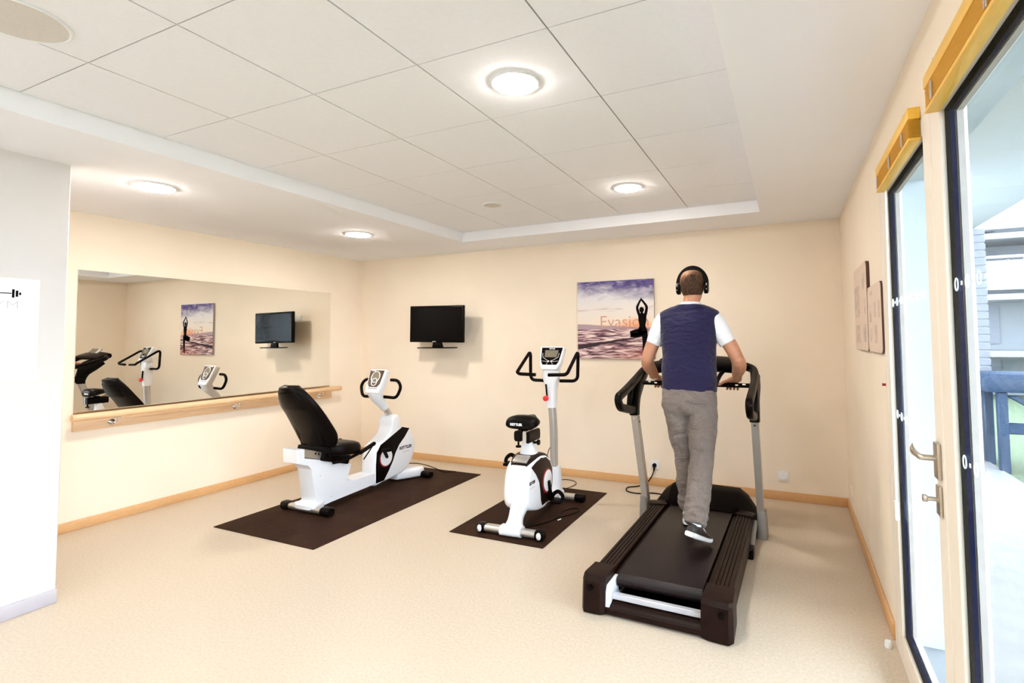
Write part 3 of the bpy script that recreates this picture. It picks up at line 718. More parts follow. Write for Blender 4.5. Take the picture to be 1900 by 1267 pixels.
b = text_bm('KETTLER', 0.044, frame4((RX+0.0925, 4.395, 0.345), (0, 1, -0.02), (0, 0, 1)), 0.0006, sx=1.1, shear=0.15, bold=0.0015); obj('lettering', b, M['ink'], t)
b = bmesh.new()
for k in range(4): box(b, (RX+0.0915, 4.36+k*0.024, 0.296), (RX+0.0930, 4.378+k*0.024, 0.308), 0.0005, 1)
obj('model_mark', b, M['paleink'], t)
# front foot fairing
b = bmesh.new(); prism(b, [(RX-0.06, 4.30), (RX+0.06, 4.30), (RX+0.19, 4.52), (RX+0.19, 4.60), (RX-0.19, 4.60), (RX-0.19, 4.52)], 'z', 0.015, 0.115, 0.03, 3); obj('front_foot_fairing', b, M['white'], t)
# cranks and pedals
def crank(parent, axis, end, px, side, local=False):
    b = bmesh.new(); sweep(b, [V(px+side*0.104, *axis), V(px+side*0.118, *end)], [(a*0.011, c*0.017) for a, c in ((1, 1), (-1, 1), (-1, -1), (1, -1))], (1, 0, 0)); k = obj('crank', b, M['black'], parent, not local)
    c = V(px+side*0.175, *end); b = bmesh.new(); tube(b, [c-V(side*0.06, 0, 0), c+V(side*0.05, 0, 0)], 0.009, 10)
    box(b, c+V(-0.048, -0.05, -0.012), c+V(0.048, 0.05, 0.012), 0.006, 2); k2 = obj('pedal', b, M['rubber'], parent, not local)
    b = bmesh.new(); pts = [c+V(-0.046, 0.0, 0.008), c+V(-0.040, 0.01, 0.045), c+V(0.0, 0.015, 0.072), c+V(0.040, 0.01, 0.045), c+V(0.046, 0.0, 0.008)]
    sweep(b, catmull(pts, 5), [(-0.016, -0.0015), (0.016, -0.0015), (0.016, 0.0015), (-0.016, 0.0015)], None); obj('strap', b, M['rubber'], k2, not local)
crank(t, (4.10, 0.30), (4.04, 0.395), RX, 1); crank(t, (4.10, 0.30), (4.16, 0.205), RX, -1)
# steering tube and console
b = bmesh.new(); tube(b, catmull([(RX, 4.265, 0.66), (RX, 4.235, 0.72), (RX, 4.17, 0.79), (RX, 4.10, 0.85), (RX, 4.04, 0.90)], 4), 0.033, 20); obj('console_tube', b, M['steel'], t)
b = bmesh.new(); limb(b, [(RX, 4.18, 0.775), (RX, 4.13, 0.835), (RX, 4.065, 0.90), (RX, 4.03, 0.96)], [(0.040, 0.040), (0.052, 0.046), (0.075, 0.055), (0.088, 0.05)], up=(0, 1, 0)); obj('console_neck', b, M['white'], t)
CF = frame4((RX, 4.045, 1.06), (1, 0, 0), (0, 0.40, 0.92))      # console face frame: x right, y up the face, z towards the rider
CFw = lambda x, y, z: CF @ V(x, y, z)
def face_prism(bm, poly, z0, z1, F, bev=0.0, seg=2): prism(bm, poly, 'z', z0, z1, bev, seg, F)
b = bmesh.new(); face_prism(b, [(-0.082, -0.13), (0.082, -0.13), (0.098, -0.06), (0.106, 0.125), (-0.106, 0.125), (-0.098, -0.06)], -0.06, 0.012, CF, 0.014, 3); con = obj('console', b, M['white'], t)
b = bmesh.new(); face_prism(b, [(-0.052, -0.065), (0.052, -0.065), (0.080, -0.03), (0.092, 0.112), (-0.092, 0.112), (-0.080, -0.03)], 0.0118, 0.0145, CF, 0.001, 1)
M['panelbrown'] = pbr('dark_brown_panel', (0.055, 0.026, 0.012), 0.3, vary=0.1)
pn = obj('console_panel', b, M['panelbrown'], con)
b = bmesh.new(); tube(b, [CFw(0.052*math.cos(a), 0.040+0.058*math.sin(a), 0.0148) for a in [2*PI*i/40 for i in range(40)]], 0.0045, 8, closed=True)
tube(b, [CFw(0.034*math.cos(a), -0.012+0.038*math.sin(a), 0.0150) for a in [2*PI*i/40 for i in range(40)]], 0.0040, 8, closed=True); obj('dial_rings', b, M['whiteink'], pn)
b = bmesh.new(); face_prism(b, [(0.046*math.cos(a), 0.040+0.051*math.sin(a)) for a in [2*PI*i/32 for i in range(32)]], 0.0145, 0.0152, CF); obj('display', b, M['lcd'], pn)
b = text_bm('KETTLER', 0.014, CF @ Matrix.Translation((-0.045, 0.105, 0.0150)), 0.0004, bold=0.0005); obj('lettering', b, M['whiteink'], pn)
b = bmesh.new(); face_prism(b, [(-0.06, -0.082), (0.06, -0.082), (0.06, -0.075), (-0.06, -0.075)], 0.0115, 0.0155, CF, 0.001, 1); obj('shelf_lip', b, M['grey'], con)
for s in (-1, 1):
    b = bmesh.new(); tube(b, fillet([(RX+s*0.06, 4.10, 0.902), (RX+s*0.225, 4.10, 0.895), (RX+s*0.265, 4.12, 1.005), (RX+s*0.215, 4.13, 1.070), (RX+s*0.125, 4.13, 1.070)], 0.05, 6), 0.0155, 14); obj('handlebar', b, M['rubber'], t)
# backrest: centre line leans back, outline narrow at the top and widest low down
stn = [(1.095, 3.025, 0.100), (1.06, 3.04, 0.140), (1.00, 3.075, 0.185), (0.93, 3.115, 0.222), (0.85, 3.175, 0.232), (0.76, 3.235, 0.242), (0.68, 3.285, 0.248), (0.62, 3.31, 0.235), (0.57, 3.325, 0.205)]
b = bmesh.new()
P = catmull([V(RX-0.0, y, z) for z, y, w in stn], 3); Wd = catmull([V(w, 0, 0) for z, y, w in stn], 3)
rings = []
for p, w in zip(P, Wd):
    hw = w.x; ring = []
    for a, c in ellipse(1, 1, 28, 3.2):
        curve = 0.055*(a*a)            # wings wrap forward
        ring.append(p+V(a*hw, 0.032*c*0.94+curve-0.02, 0.032*c*0.34))
    rings.append(ring)
add_rings(b, rings); bk = obj('backrest', b, M['leather'], t, ang=60)
b = bmesh.new()
stn2 = [(1.045, 3.014, 0.105), (0.99, 3.040, 0.135), (0.93, 3.075, 0.15), (0.905, 3.09, 0.150)]
rings = []
for z, y, w in stn2: rings.append([V(RX+a*w, y-0.010+0.02*c+0.05*a*a*0.6, z+0.006*c) for a, c in ellipse(1, 1, 24, 3)])
add_rings(b, rings); obj('headrest_panel', b, M['leather'], bk)
for s in (-1, 1):
    b = bmesh.new(); sweep(b, catmull([(RX+s*0.125, 3.14, 0.87), (RX+s*0.13, 3.235, 0.72), (RX+s*0.135, 3.30, 0.585), (RX+s*0.14, 3.33, 0.50), (RX+s*0.14, 3.36, 0.475)], 4), [(a*0.016, c*0.010) for a, c in ((1, 1), (-1, 1), (-1, -1), (1, -1))], (0, 1, 0)); obj('backrest_strut', b, M['black'], bk)
b = bmesh.new(); sweep(b, [(RX-0.14, 3.325, 0.515), (RX+0.14, 3.325, 0.515)], ellipse(0.012, 0.022, 12, 3), (0, 0, 1)); obj('cross_bar', b, M['black'], bk)
# seat cushion, carriage and rail
b = bmesh.new()
rings = []
for z, k in ((0.455, 0.86), (0.465, 0.96), (0.49, 1.0), (0.525, 1.0), (0.55, 0.94), (0.562, 0.80), (0.566, 0.5)):
    rings.append([V(RX+0.02+a*0.215*k, 3.515+c*0.185*k, z-0.10*(c*0.185*k)) for a, c in ellipse(1, 1, 30, 3.0)])
add_rings(b, rings); obj('seat_cushion', b, M['leather'], t, ang=60)
rail = Matrix.Translation((RX, 3.36, 0.475)) @ Matrix.Rotation(math.radians(-17.5), 4, 'X')
b = bmesh.new(); box(b, (-0.083, -0.235, -0.045), (0.083, 0.30, 0.020), 0.004, 1, rail); obj('seat_rail', b, M['steel'], t)
b = bmesh.new()
for i in range(7): box(b, (0.0832, -0.12+i*0.035, -0.012), (0.0845, -0.108+i*0.035, 0.006), 0, 1, rail)
obj('rail_notches', b, M['black'], t)
b = bmesh.new(); box(b, (-0.125, -0.05, -0.055), (0.125, 0.25, 0.05), 0.012, 2, rail); box(b, (-0.16, -0.11, 0.02), (0.16, 0.19, 0.06), 0.01, 2, rail); obj('seat_carriage', b, M['black'], t)
for s in (-1, 1):
    b = bmesh.new(); tube(b, fillet([(RX+s*0.12, 3.40, 0.40), (RX+s*0.20, 3.47, 0.415), (RX+s*0.215, 3.60, 0.445), (RX+s*0.215, 3.80, 0.50)], 0.04), 0.014, 12); h = obj('side_handle', b, M['black'], t)
    b = bmesh.new(); tube(b, [(RX+s*0.215, 3.63, 0.450), (RX+s*0.215, 3.805, 0.501), (RX+s*0.215, 3.815, 0.504)], [0.019, 0.019, 0.014], 14); obj('grip', b, M['rubber'], h)
    if s > 0:
        b = bmesh.new(); tube(b, fillet([(RX+0.225, 3.775, 0.485), (RX+0.228, 3.74, 0.455), (RX+0.228, 3.66, 0.385)], 0.02), 0.006, 8); obj('release_lever', b, M['black'], h)
t2 = thing('power_cord', 'thin black cord on the floor behind the recumbent bike', 'cord', (-3.45, 4.80, 0.006))
b = bmesh.new(); tube(b, catmull([(-3.72, 4.47, 0.16), (-3.66, 4.60, 0.13), (-3.58, 4.72, 0.07), (-3.50, 4.80, 0.0105), (-3.44, 4.85, 0.0105), (-3.40, 4.88, 0.0105)], 6), 0.0042, 8); obj('cable', b, M['rubber'], t2)

# ================================================================== upright exercise bike (local: x right, y forward, origin at the rear foot)
u = thing('upright_bike', 'white upright exercise bike with black saddle and looped handlebars', 'exercise bike', (-1.93, 3.48, 0.006), math.radians(2.6))
L = dict(world=False)
foot_bar(u, (0.0, 0.0, 0.036), 0.272, 0.062, wheels=True)
foot_bar(u, (0.0, 0.95, 0.036), 0.27, 0.085)
b = bmesh.new(); limb(b, [(0.012, 0.035, 0.050), (0.014, 0.055, 0.10), (0.02, 0.085, 0.16), (0.03, 0.13, 0.22)], [(0.075, 0.05), (0.056, 0.045), (0.060, 0.05), (0.072, 0.06)], p=3.0, up=(0, 1, 0))
sweep(b, [(-0.075, 0, 0.038), (0.095, 0, 0.038)], ellipse(0.050, 0.036, 20, 3.0), (0, 0, 1)); obj('rear_stem', b, M['white'], u, **L)
# flywheel casing
raw = [(0.11, 0.165), (0.075, 0.24), (0.08, 0.34), (0.115, 0.45), (0.165, 0.495), (0.24, 0.525), (0.34, 0.535), (0.46, 0.515), (0.56, 0.46), (0.61, 0.38), (0.615, 0.28), (0.58, 0.17), (0.50, 0.105), (0.38, 0.09), (0.24, 0.115)]
prof = [(p.x, p.y) for p in catmull([V(a, c, 0) for a, c in raw], 3, True)]
b = bmesh.new(); cc = (0.34, 0.31)
pillow(b, prof, 'x', [(-0.105, 0.87), (-0.102, 0.93), (-0.085, 0.975), (-0.05, 0.995), (0.0, 1.0), (0.05, 0.995), (0.085, 0.975), (0.102, 0.93), (0.105, 0.87)], cc)
obj('main_casing', b, M['white'], u, world=False, ang=55)
# dark side shells sweeping over the top
band = [(0.15, 0.475), (0.175, 0.455), (0.235, 0.405), (0.30, 0.33), (0.325, 0.24), (0.335, 0.165), (0.36, 0.115), (0.50, 0.118), (0.575, 0.18), (0.603, 0.28), (0.598, 0.375), (0.55, 0.45), (0.46, 0.502), (0.34, 0.520), (0.24, 0.508), (0.165, 0.485)]
for s in (-1, 1):
    b = bmesh.new()
    def sc(k): return [(cc[0]+(p[0]-cc[0])*k, cc[1]+(p[1]-cc[1])*k) for p in band]
    st = [(s*0.060, 1.03), (s*0.088, 1.0), (s*0.104, 0.955), (s*0.109, 0.89)]
    add_rings(b, [[(h, q[0], q[1]) for q in sc(k)] for h, k in st]); sp = obj('side_shell', b, M['brownblack'], u, world=False, ang=40)
    b = bmesh.new(); lathe(b, [(0.100, 0.107*s), (0.100, 0.111*s), (0.085, 0.112*s)], 40, (0, 0.46, 0.30), 'x'); obj('crank_surround', b, M['darkred'], sp, **L)
    b = bmesh.new(); lathe(b, [(0.086, 0.107*s), (0.086, 0.114*s), (0.078, 0.117*s), (0.01, 0.117*s)], 40, (0, 0.468, 0.300), 'x'); obj('crank_disc', b, M['white'], sp, **L)
b = bmesh.new(); box(b, (-0.062, 0.155, 0.500), (0.062, 0.245, 0.535), 0.008, 2, Matrix.Translation((0, 0.2, 0.515)) @ Matrix.Rotation(math.radians(20), 4, 'X') @ Matrix.Translation((0, -0.2, -0.515))); obj('top_badge', b, M['silver'], u, **L)
b = bmesh.new(); limb(b, [(0, 0.15, 0.482), (0, 0.22, 0.512), (0, 0.34, 0.530), (0, 0.46, 0.510), (0, 0.55, 0.46)], [(0.070, 0.016), (0.094, 0.020), (0.100, 0.020), (0.098, 0.018), (0.09, 0.016)], p=3, up=(0, 0, 1)); obj('top_shell', b, M['brownblack'], u, **L)
LM = frame4((0.1056, 0.166, 0.355), (0.0, 1, 0.0), (0, 0.0, 1))
b = text_bm('KETTLER', 0.031, LM, 0.0008, sx=0.85, shear=0.1, bold=0.0014); obj('lettering', b, M['ink'], u, **L)
b = bmesh.new()
for k in range(4): box(b, (-0.042+k*0.022, -0.040, -0.0005), (-0.027+k*0.022, -0.033, 0.0008), 0.0005, 1, LM)
obj('model_mark', b, M['paleink'], u, **L)
crank(u, (0.46, 0.30), (0.49, 0.135), 0.012, 1, True); crank(u, (0.46, 0.30), (0.38, 0.43), -0.012, -1, True)
# seat post, slider and saddle
b = bmesh.new(); limb(b, [(0.005, 0.33, 0.50), (0.005, 0.325, 0.56), (0.003, 0.315, 0.62), (0.0, 0.305, 0.665)], [(0.082, 0.075), (0.066, 0.055), (0.050, 0.042), (0.040, 0.034)], p=3, up=(0, 1, 0)); obj('seat_post_cover', b, M['white'], u, **L)
b = bmesh.new(); tube(b, [(0, 0.305, 0.64), (0, 0.29, 0.77)], 0.020, 16); obj('seat_post', b, M['chrome'], u, **L)
b = bmesh.new(); sweep(b, [(-0.016, 0.17, 0.705), (-0.016, 0.40, 0.705)], ellipse(0.036, 0.042, 20, 4), (0, 0, 1)); obj('slider_block', b, M['black'], u, **L)
b = bmesh.new(); sweep(b, [(0.036, 0.175, 0.70), (0.036, 0.395, 0.70)], ellipse(0.016, 0.045, 14, 4), (0, 0, 1)); obj('slider_plate', b, M['steel'], u, **L)
b = bmesh.new(); sweep(b, [(0.062, 0.18, 0.695), (0.062, 0.39, 0.695)], ellipse(0.018, 0.045, 16, 3), (0, 0, 1)); obj('slider_cap', b, M['black'], u, **L)
b = bmesh.new(); tube(b, [(-0.02, 0.185, 0.66), (-0.02, 0.185, 0.632)], 0.008, 10); lathe(b, [(0.008, 0.632), (0.022, 0.630), (0.022, 0.616), (0.004, 0.614)], 18, (-0.02, 0.185, 0)); obj('clamp_knob', b, M['black'], u, **L)
b = bmesh.new(); tube(b, [(0.05, 0.31, 0.635), (0.085, 0.33, 0.635)], 0.010, 10); lathe(b, [(0.01, 0.08), (0.022, 0.083), (0.022, 0.098), (0.004, 0.10)], 18, (0, 0.33, 0.635), 'x'); obj('height_knob', b, M['black'], u, **L)
b = bmesh.new()
sad = [(0.165, 0.10, 0.765, 0.835), (0.175, 0.128, 0.758, 0.850), (0.21, 0.140, 0.762, 0.862), (0.26, 0.135, 0.772, 0.862), (0.32, 0.095, 0.785, 0.852), (0.38, 0.050, 0.79, 0.845), (0.43, 0.036, 0.79, 0.842), (0.46, 0.022, 0.795, 0.832)]
rings = []
for y, w, z0, z1 in sad:
    rings.append([V(a*w, y, (z0+z1)/2+c*(z1-z0)/2-(0.018*abs(a)**2.5 if c > 0 else 0)) for a, c in ellipse(1, 1, 28, 3.3)])
add_rings(b, rings); sd = obj('saddle', b, M['leather'], u, world=False, ang=60)
b = text_bm('KETTLER', 0.026, frame4((-0.03, 0.1635, 0.795), (1, 0.0, 0), (0, -0.05, 1)), 0.004, sx=1.0, bold=0.0008); obj('lettering', b, M['whiteink'], sd, **L)
b = bmesh.new(); tube(b, fillet([(-0.03, 0.2, 0.765), (-0.03, 0.22, 0.742), (-0.03, 0.36, 0.742), (-0.015, 0.42, 0.785)], 0.03), 0.0045, 8); tube(b, fillet([(0.03, 0.2, 0.765), (0.03, 0.22, 0.742), (0.03, 0.36, 0.742), (0.015, 0.42, 0.785)], 0.03), 0.0045, 8)
box(b, (-0.05, 0.255, 0.735), (0.05, 0.31, 0.762), 0.008, 2); obj('saddle_rails', b, M['black'], sd, **L)
# front column, beam
b = bmesh.new(); limb(b, [(0, 0.56, 0.12), (0, 0.70, 0.085), (0, 0.86, 0.075), (0, 0.95, 0.07)], [(0.07, 0.04), (0.06, 0.035), (0.062, 0.035), (0.075, 0.03)], p=3, up=(0, 0, 1)); obj('front_beam', b, M['white'], u, **L)
b = bmesh.new(); limb(b, [(0, 0.915, 0.03), (0, 0.91, 0.10), (0, 0.90, 0.20), (0, 0.892, 0.315)], [(0.085, 0.06), (0.066, 0.055), (0.062, 0.055), (0.056, 0.052)], p=3, up=(0, 1, 0)); obj('column_base', b, M['white'], u, **L)
b = bmesh.new(); sweep(b, catmull([(0, 0.893, 0.30), (0.004, 0.885, 0.45), (0.006, 0.875, 0.62), (0.002, 0.865, 0.78), (-0.006, 0.86, 0.89)], 5), ellipse(0.031, 0.042, 20, 3), (0, 1, 0)); obj('column', b, M['silver'], u, **L)
b = bmesh.new(); limb(b, [(-0.006, 0.862, 0.845), (-0.006, 0.862, 0.92), (-0.006, 0.862, 1.0), (-0.006, 0.86, 1.06), (-0.006, 0.86, 1.12), (-0.004, 0.855, 1.19), (0, 0.84, 1.25)], [(0.040, 0.05), (0.043, 0.055), (0.048, 0.06), (0.058, 0.062), (0.078, 0.062), (0.080, 0.05), (0.09, 0.035)], p=3.4, up=(0, 1, 0)); cw = obj('column_cowl', b, M['white'], u, world=False, ang=50)
b = bmesh.new(); prism(b, [(-0.028, 0.935), (-0.016, 0.935), (-0.026, 1.06), (-0.040, 1.06)], 'y', 0.785, 0.80, 0.002, 1); obj('tilt_scale', b, M['black'], cw, **L)
b = bmesh.new(); lathe(b, [(0.012, 0.80), (0.020, 0.785), (0.026, 0.775), (0.024, 0.758), (0.004, 0.752)], 24, (-0.026, 0, 0.935), 'y'); obj('tilt_knob', b, M['red'], cw, **L)
UF = frame4((0.0, 0.835, 1.295), (1, 0, 0), (0, 0.42, 0.91))
b = bmesh.new(); face_prism(b, [(-0.070, -0.115), (0.070, -0.115), (0.098, -0.06), (0.116, 0.100), (0.108, 0.108), (-0.108, 0.108), (-0.116, 0.100), (-0.098, -0.06)], -0.05, 0.010, UF, 0.012, 3); con = obj('console', b, M['white'], u, **L)
b = bmesh.new(); face_prism(b, [(-0.068, -0.072), (0.068, -0.072), (0.086, -0.04), (0.108, 0.096), (-0.098, 0.096), (-0.086, -0.04)], 0.0098, 0.0125, UF, 0.001, 1); pn = obj('console_panel', b, M['black'], con, **L)
b = bmesh.new(); face_prism(b, [(-0.058, 0.0), (0.060, 0.0), (0.072, 0.070), (-0.062, 0.070)], 0.0124, 0.0138, UF, 0.0008, 1); obj('display', b, M['lcd'], pn, **L)
b = bmesh.new()
for s in (-1, 1):
    lathe_c = UF @ V(s*0.014, -0.040, 0.0140)
    ball(b, lathe_c, 0.0085, 14)
    tube(b, [UF @ V(*q) for q in ((s*0.018, -0.036, 0.0138), (s*0.045, -0.018, 0.0138), (s*0.074, 0.0, 0.0138), (s*0.080, 0.04, 0.0138))], 0.0018, 6)
    tube(b, [UF @ V(*q) for q in ((s*0.022, -0.043, 0.0138), (s*0.084, -0.036, 0.0138))], 0.0014, 6)
    tube(b, [UF @ V(*q) for q in ((s*0.018, -0.046, 0.0138), (s*0.030, -0.070, 0.0138))], 0.0014, 6)
obj('button_markings', b, M['whiteink'], pn, **L)
b = text_bm('KETTLER', 0.014, UF @ Matrix.Translation((0.006, 0.083, 0.0128)), 0.0006, bold=0.0004); obj('lettering', b, M['whiteink'], pn, **L)
for s in (-1, 1):
    b = bmesh.new()
    tube(b, fillet([(s*0.07, 0.87, 1.085), (s*0.232, 0.90, 1.085), (s*0.236, 0.91, 1.355), (s*0.238, 0.62, 1.175), (s*0.215, 0.62, 1.16), (s*0.06, 0.62, 1.155)], 0.055, 7), 0.0150, 14); obj('handlebar', b, M['rubber'], u, **L)
t2 = thing('power_cord', 'thin dark cord hanging off the upright bike to the floor behind it', 'cord', (-2.0, 4.9, 0))
b = bmesh.new(); tube(b, catmull([(-2.01, 4.43, 0.50), (-2.055, 4.44, 0.44), (-2.085, 4.47, 0.34), (-2.09, 4.54, 0.16), (-2.07, 4.70, 0.012), (-1.99, 4.90, 0.006), (-2.03, 5.03, 0.006), (-2.14, 5.07, 0.006), (-2.22, 5.02, 0.006)], 6), 0.0036, 8); obj('cable', b, M['rubber'], t2)
t2 = thing('cable_loop', 'loose black cable with a pale tip lying on the mat beside the upright bike', 'cable', (-1.72, 4.05, 0.006))
b = bmesh.new(); tube(b, catmull([(-1.90, 3.66, 0.010), (-1.80, 3.82, 0.010), (-1.76, 3.98, 0.010), (-1.78, 4.12, 0.010), (-1.72, 4.24, 0.010), (-1.66, 4.20, 0.010), (-1.69, 4.08, 0.010), (-1.74, 3.98, 0.010), (-1.735, 3.90, 0.010)], 6), 0.004, 8); obj('cable', b, M['rubber'], t2)
b = bmesh.new(); tube(b, [(-1.735, 3.905, 0.0105), (-1.722, 3.945, 0.0105)], 0.0046, 8); obj('tip', b, M['paper'], t2)

M['belt'] = pbr('worn_running_belt', (0.010, 0.0055, 0.006), 0.36, vary=0.18, scale=9, bump=0.08, bscale=300, spec=0.25)
M['hood'] = pbr('black_brown_hood_plastic', (0.003, 0.0014, 0.001), 0.5, vary=0.15, scale=25, spec=0.05)
M['silverbar'] = pbr('pale_silver_bar', (0.62, 0.62, 0.66), 0.35, 0.3, vary=0.03)
# ================================================================== treadmill (local: origin at the middle of its rear edge, y forward)
tm = thing('treadmill', 'dark brown treadmill with silver uprights under the walking man', 'treadmill', (-0.672, 2.700, 0), math.radians(-1.1))
BZ = 0.170
b = bmesh.new()
loop = [(-0.0, 0)]
top = [(0.165, BZ-0.07)]
path = []
for k in range(9):
    a = PI/2+PI*k/8; path.append((0.155+0.036*math.cos(a), BZ-0.036+0.036*math.sin(a)))
path += [(1.50, BZ-0.072), (1.50, BZ)]
pts = path
prism(b, pts, 'x', -0.228, 0.228); obj('running_belt', b, M['belt'], tm, world=False, ang=30)
for s in (-1, 1):
    b = bmesh.new()
    x0, x1 = sorted((s*0.232, s*0.262)); box(b, (x0, 0.17, 0.06), (x1, 1.48, 0.152), 0.004, 1); obj('deck_edge', b, M['brownblack'], tm, **L)
    b = bmesh.new(); x0 = s*0.262; x1 = s*0.372
    prof = [(x0, 0.04), (x0, 0.172)]
    for k in range(5):
        xa = x0+(x1-x0)*(0.04+k*0.19); xb = x0+(x1-x0)*(0.04+k*0.19+0.13); prof += [(xa, 0.178), (xb, 0.178), (xb+(x1-x0)*0.015, 0.172), (xa+(x1-x0)*0.175, 0.172)]
    prof += [(x1, 0.170), (x1, 0.04)]
    prism(b, prof, 'y', 0.16, 1.47); obj('side_rail', b, M['brownblack'], tm, world=False, ang=25)
    # rear end cap
    b = bmesh.new()
    ci = 0.258 if s < 0 else 0.238
    plan = [(s*ci, 0.0), (s*0.282, -0.016), (s*0.372, -0.020), (s*0.392, 0.012), (s*0.386, 0.20), (s*ci, 0.20)]
    rings = []
    for z, k, dy in ((0.006, 1.0, 0.0), (0.02, 1.005, 0.0), (0.12, 0.99, 0.006), (0.165, 0.985, 0.012), (0.186, 0.965, 0.03), (0.190, 0.93, 0.045)):
        rings.append([V(s*0.325+(p[0]-s*0.325)*k, 0.09+(p[1]-0.09)*k+(dy if p[1] < 0.1 else 0), z if p[1] < 0.1 else min(z, 0.186)) for p in plan])
    add_rings(b, rings); cp = obj('end_cap', b, M['brownblack'], tm, world=False, ang=22)
    b = bmesh.new(); lathe(b, [(0.014, -0.026), (0.014, -0.010), (0.002, -0.010)], 20, (s*0.338, 0.006, 0.135), 'y'); lathe(b, [(0.0165, -0.0205), (0.0165, -0.005)], 20, (s*0.338, 0.004, 0.135), 'y'); obj('bolt_hole', b, M['black'], cp, **L)
    b = bmesh.new(); x0, x1 = sorted((s*0.236, s*0.257))
    if s < 0:
        prism(b, [(0.0, 0.02), (0.05, 0.02), (0.20, 0.02), (0.20, 0.150), (0.03, 0.150), (0.012, 0.12)], 'x', x0, x1, 0.002, 1); obj('side_plate', b, M['white'], tm, **L)
    else: b.free()
b = bmesh.new(); box(b, (-0.236, 0.055, 0.066), (0.236, 0.085, 0.096), 0.003, 1); obj('rear_crossbar', b, M['silverbar'], tm, **L)
b = bmesh.new(); prism(b, [(-0.004, 0.012), (-0.006, 0.040), (0.004, 0.046), (0.010, 0.043), (0.030, 0.052), (0.036, 0.049), (0.060, 0.060), (0.075, 0.060), (0.075, 0.012)], 'x', -0.256, 0.256, 0.001, 1); obj('rear_step', b, M['brownblack'], tm, world=False, ang=20)
b = bmesh.new(); box(b, (-0.22, 0.10, 0.015), (0.22, 1.6, 0.055)); obj('underframe', b, M['black'], tm, **L)
# motor hood
b = bmesh.new(); rings = []
for y, hw, zt, zs in ((1.44, 0.235, 0.176, 0.150), (1.48, 0.285, 0.20, 0.145), (1.60, 0.29, 0.268, 0.15), (1.67, 0.285, 0.282, 0.15), (1.78, 0.28, 0.272, 0.14), (1.90, 0.26, 0.20, 0.10), (1.93, 0.25, 0.12, 0.06)):
    rings.append([V(x, y, z) for x, z in ((-hw-0.115, 0.03), (-hw-0.115, zs*0.72), (-hw-0.03, zt-0.045), (-hw+0.03, zt), (0, zt+0.004), (hw-0.03, zt), (hw+0.03, zt-0.045), (hw+0.115, zs*0.72), (hw+0.115, 0.03))])
add_rings(b, rings); hood = obj('motor_hood', b, M['hood'], tm, world=False, ang=20)
for s in (-1, 1):
    b = bmesh.new(); prism(b, [(s*0.25, 1.40), (s*0.375, 1.36), (s*0.395, 1.46), (s*0.285, 1.50)], 'z', 0.168, 0.188, 0.006, 2); obj('hood_corner', b, M['brownblack'], hood, **L)
    # uprights
    xo = s*0.432-0.012
    b = bmesh.new(); rings = []
    for z, h, d in ((0.005, 0.036, 0.075), (0.03, 0.038, 0.076), (0.15, 0.033, 0.058), (0.205, 0.028, 0.046)):
        rings.append([V(xo+s*0.008+a*h, 1.53-(z*0.12)+c*d, z) for a, c in ellipse(1, 1, 20, 5)])
    add_rings(b, rings); obj('upright_foot', b, M['grey'], tm, world=False, ang=30)
    b = bmesh.new(); sweep(b, [(xo, 1.515, 0.16), (xo-0.004, 1.245, 0.915)], [(-0.024, -0.036), (0.024, -0.036), (0.024, 0.036), (-0.024, 0.036)], (0, 1, 0)); up = obj('upright', b, M['silver'], tm, **L)
    b = bmesh.new()
    n = V(0, -0.94, -0.34)
    for zz in (0.862,):
        c = V(xo-0.004, 1.264-0.036, zz); tube(b, [c, c+V(0, -0.006, -0.002)], 0.008, 12)
        c = V(xo-s*0.0245, 1.268, zz); tube(b, [c, c+V(-s*0.005, 0, 0)], 0.008, 12)
    obj('bolt', b, M['chrome'], up, **L)
    b = bmesh.new(); c = V(xo-s*0.0245, 1.276, 0.828); tube(b, [c, c+V(-s*0.003, 0, 0)], 0.008, 12); obj('adjustment_hole', b, M['black'], up, **L)
    # handrail loop: rear grip, lower bar and strut
    xc = xo-0.004; sec = [(a*0.030, c*0.024) for a, c in ellipse(1, 1, 14, 3.5)]
    b = bmesh.new()
    P = fillet([(xc, 1.27, 0.93), (xc, 1.13, 0.935), (xc, 0.885, 0.985), (xc, 0.835, 1.055), (xc, 1.02, 1.090), (xc, 1.30, 1.155), (xc-s*0.004, 1.47, 1.205), (xc-s*0.03, 1.56, 1.235), (xc-s*0.11, 1.60, 1.258), (xc-s*0.20, 1.60, 1.262)], 0.055, 5)
    sweep(b, P, sec, (s*-1, 0, 0))
    arm = obj('handrail', b, M['black'], tm, world=False, ang=60)
    b = bmesh.new(); limb(b, [(xc, 1.245, 0.885), (xc, 1.25, 0.95), (xc, 1.30, 1.04), (xc, 1.40, 1.12), (xc-s*0.01, 1.50, 1.19)], [(0.034, 0.050), (0.034, 0.052), (0.032, 0.050), (0.032, 0.055), (0.03, 0.05)], p=3.5, up=(0, 1, 0)); obj('handrail_strut', b, M['black'], arm, world=False, ang=60)
    b = bmesh.new(); x0, x1 = sorted((xc-s*0.004, xc+s*0.034))
    prism(b, [(1.16, 0.955), (1.26, 0.955), (1.44, 1.13), (1.49, 1.20), (1.36, 1.155), (1.20, 1.115), (1.19, 1.06)], 'x', x0-0.006, x1-0.006, 0.008, 2); obj('gusset', b, M['black'], arm, **L)
    # lift strut beside the deck
    b = bmesh.new(); tube(b, [(s*0.385, 1.44, 0.13), (s*0.378, 1.16, 0.045)], 0.018, 12); ls = obj('lift_strut', b, M['grey'], tm, **L)
    b = bmesh.new(); box(b, (s*0.378-0.022, 1.06, 0.0), (s*0.378+0.022, 1.17, 0.066), 0.010, 2); obj('strut_foot', b, M['black'], ls, **L)
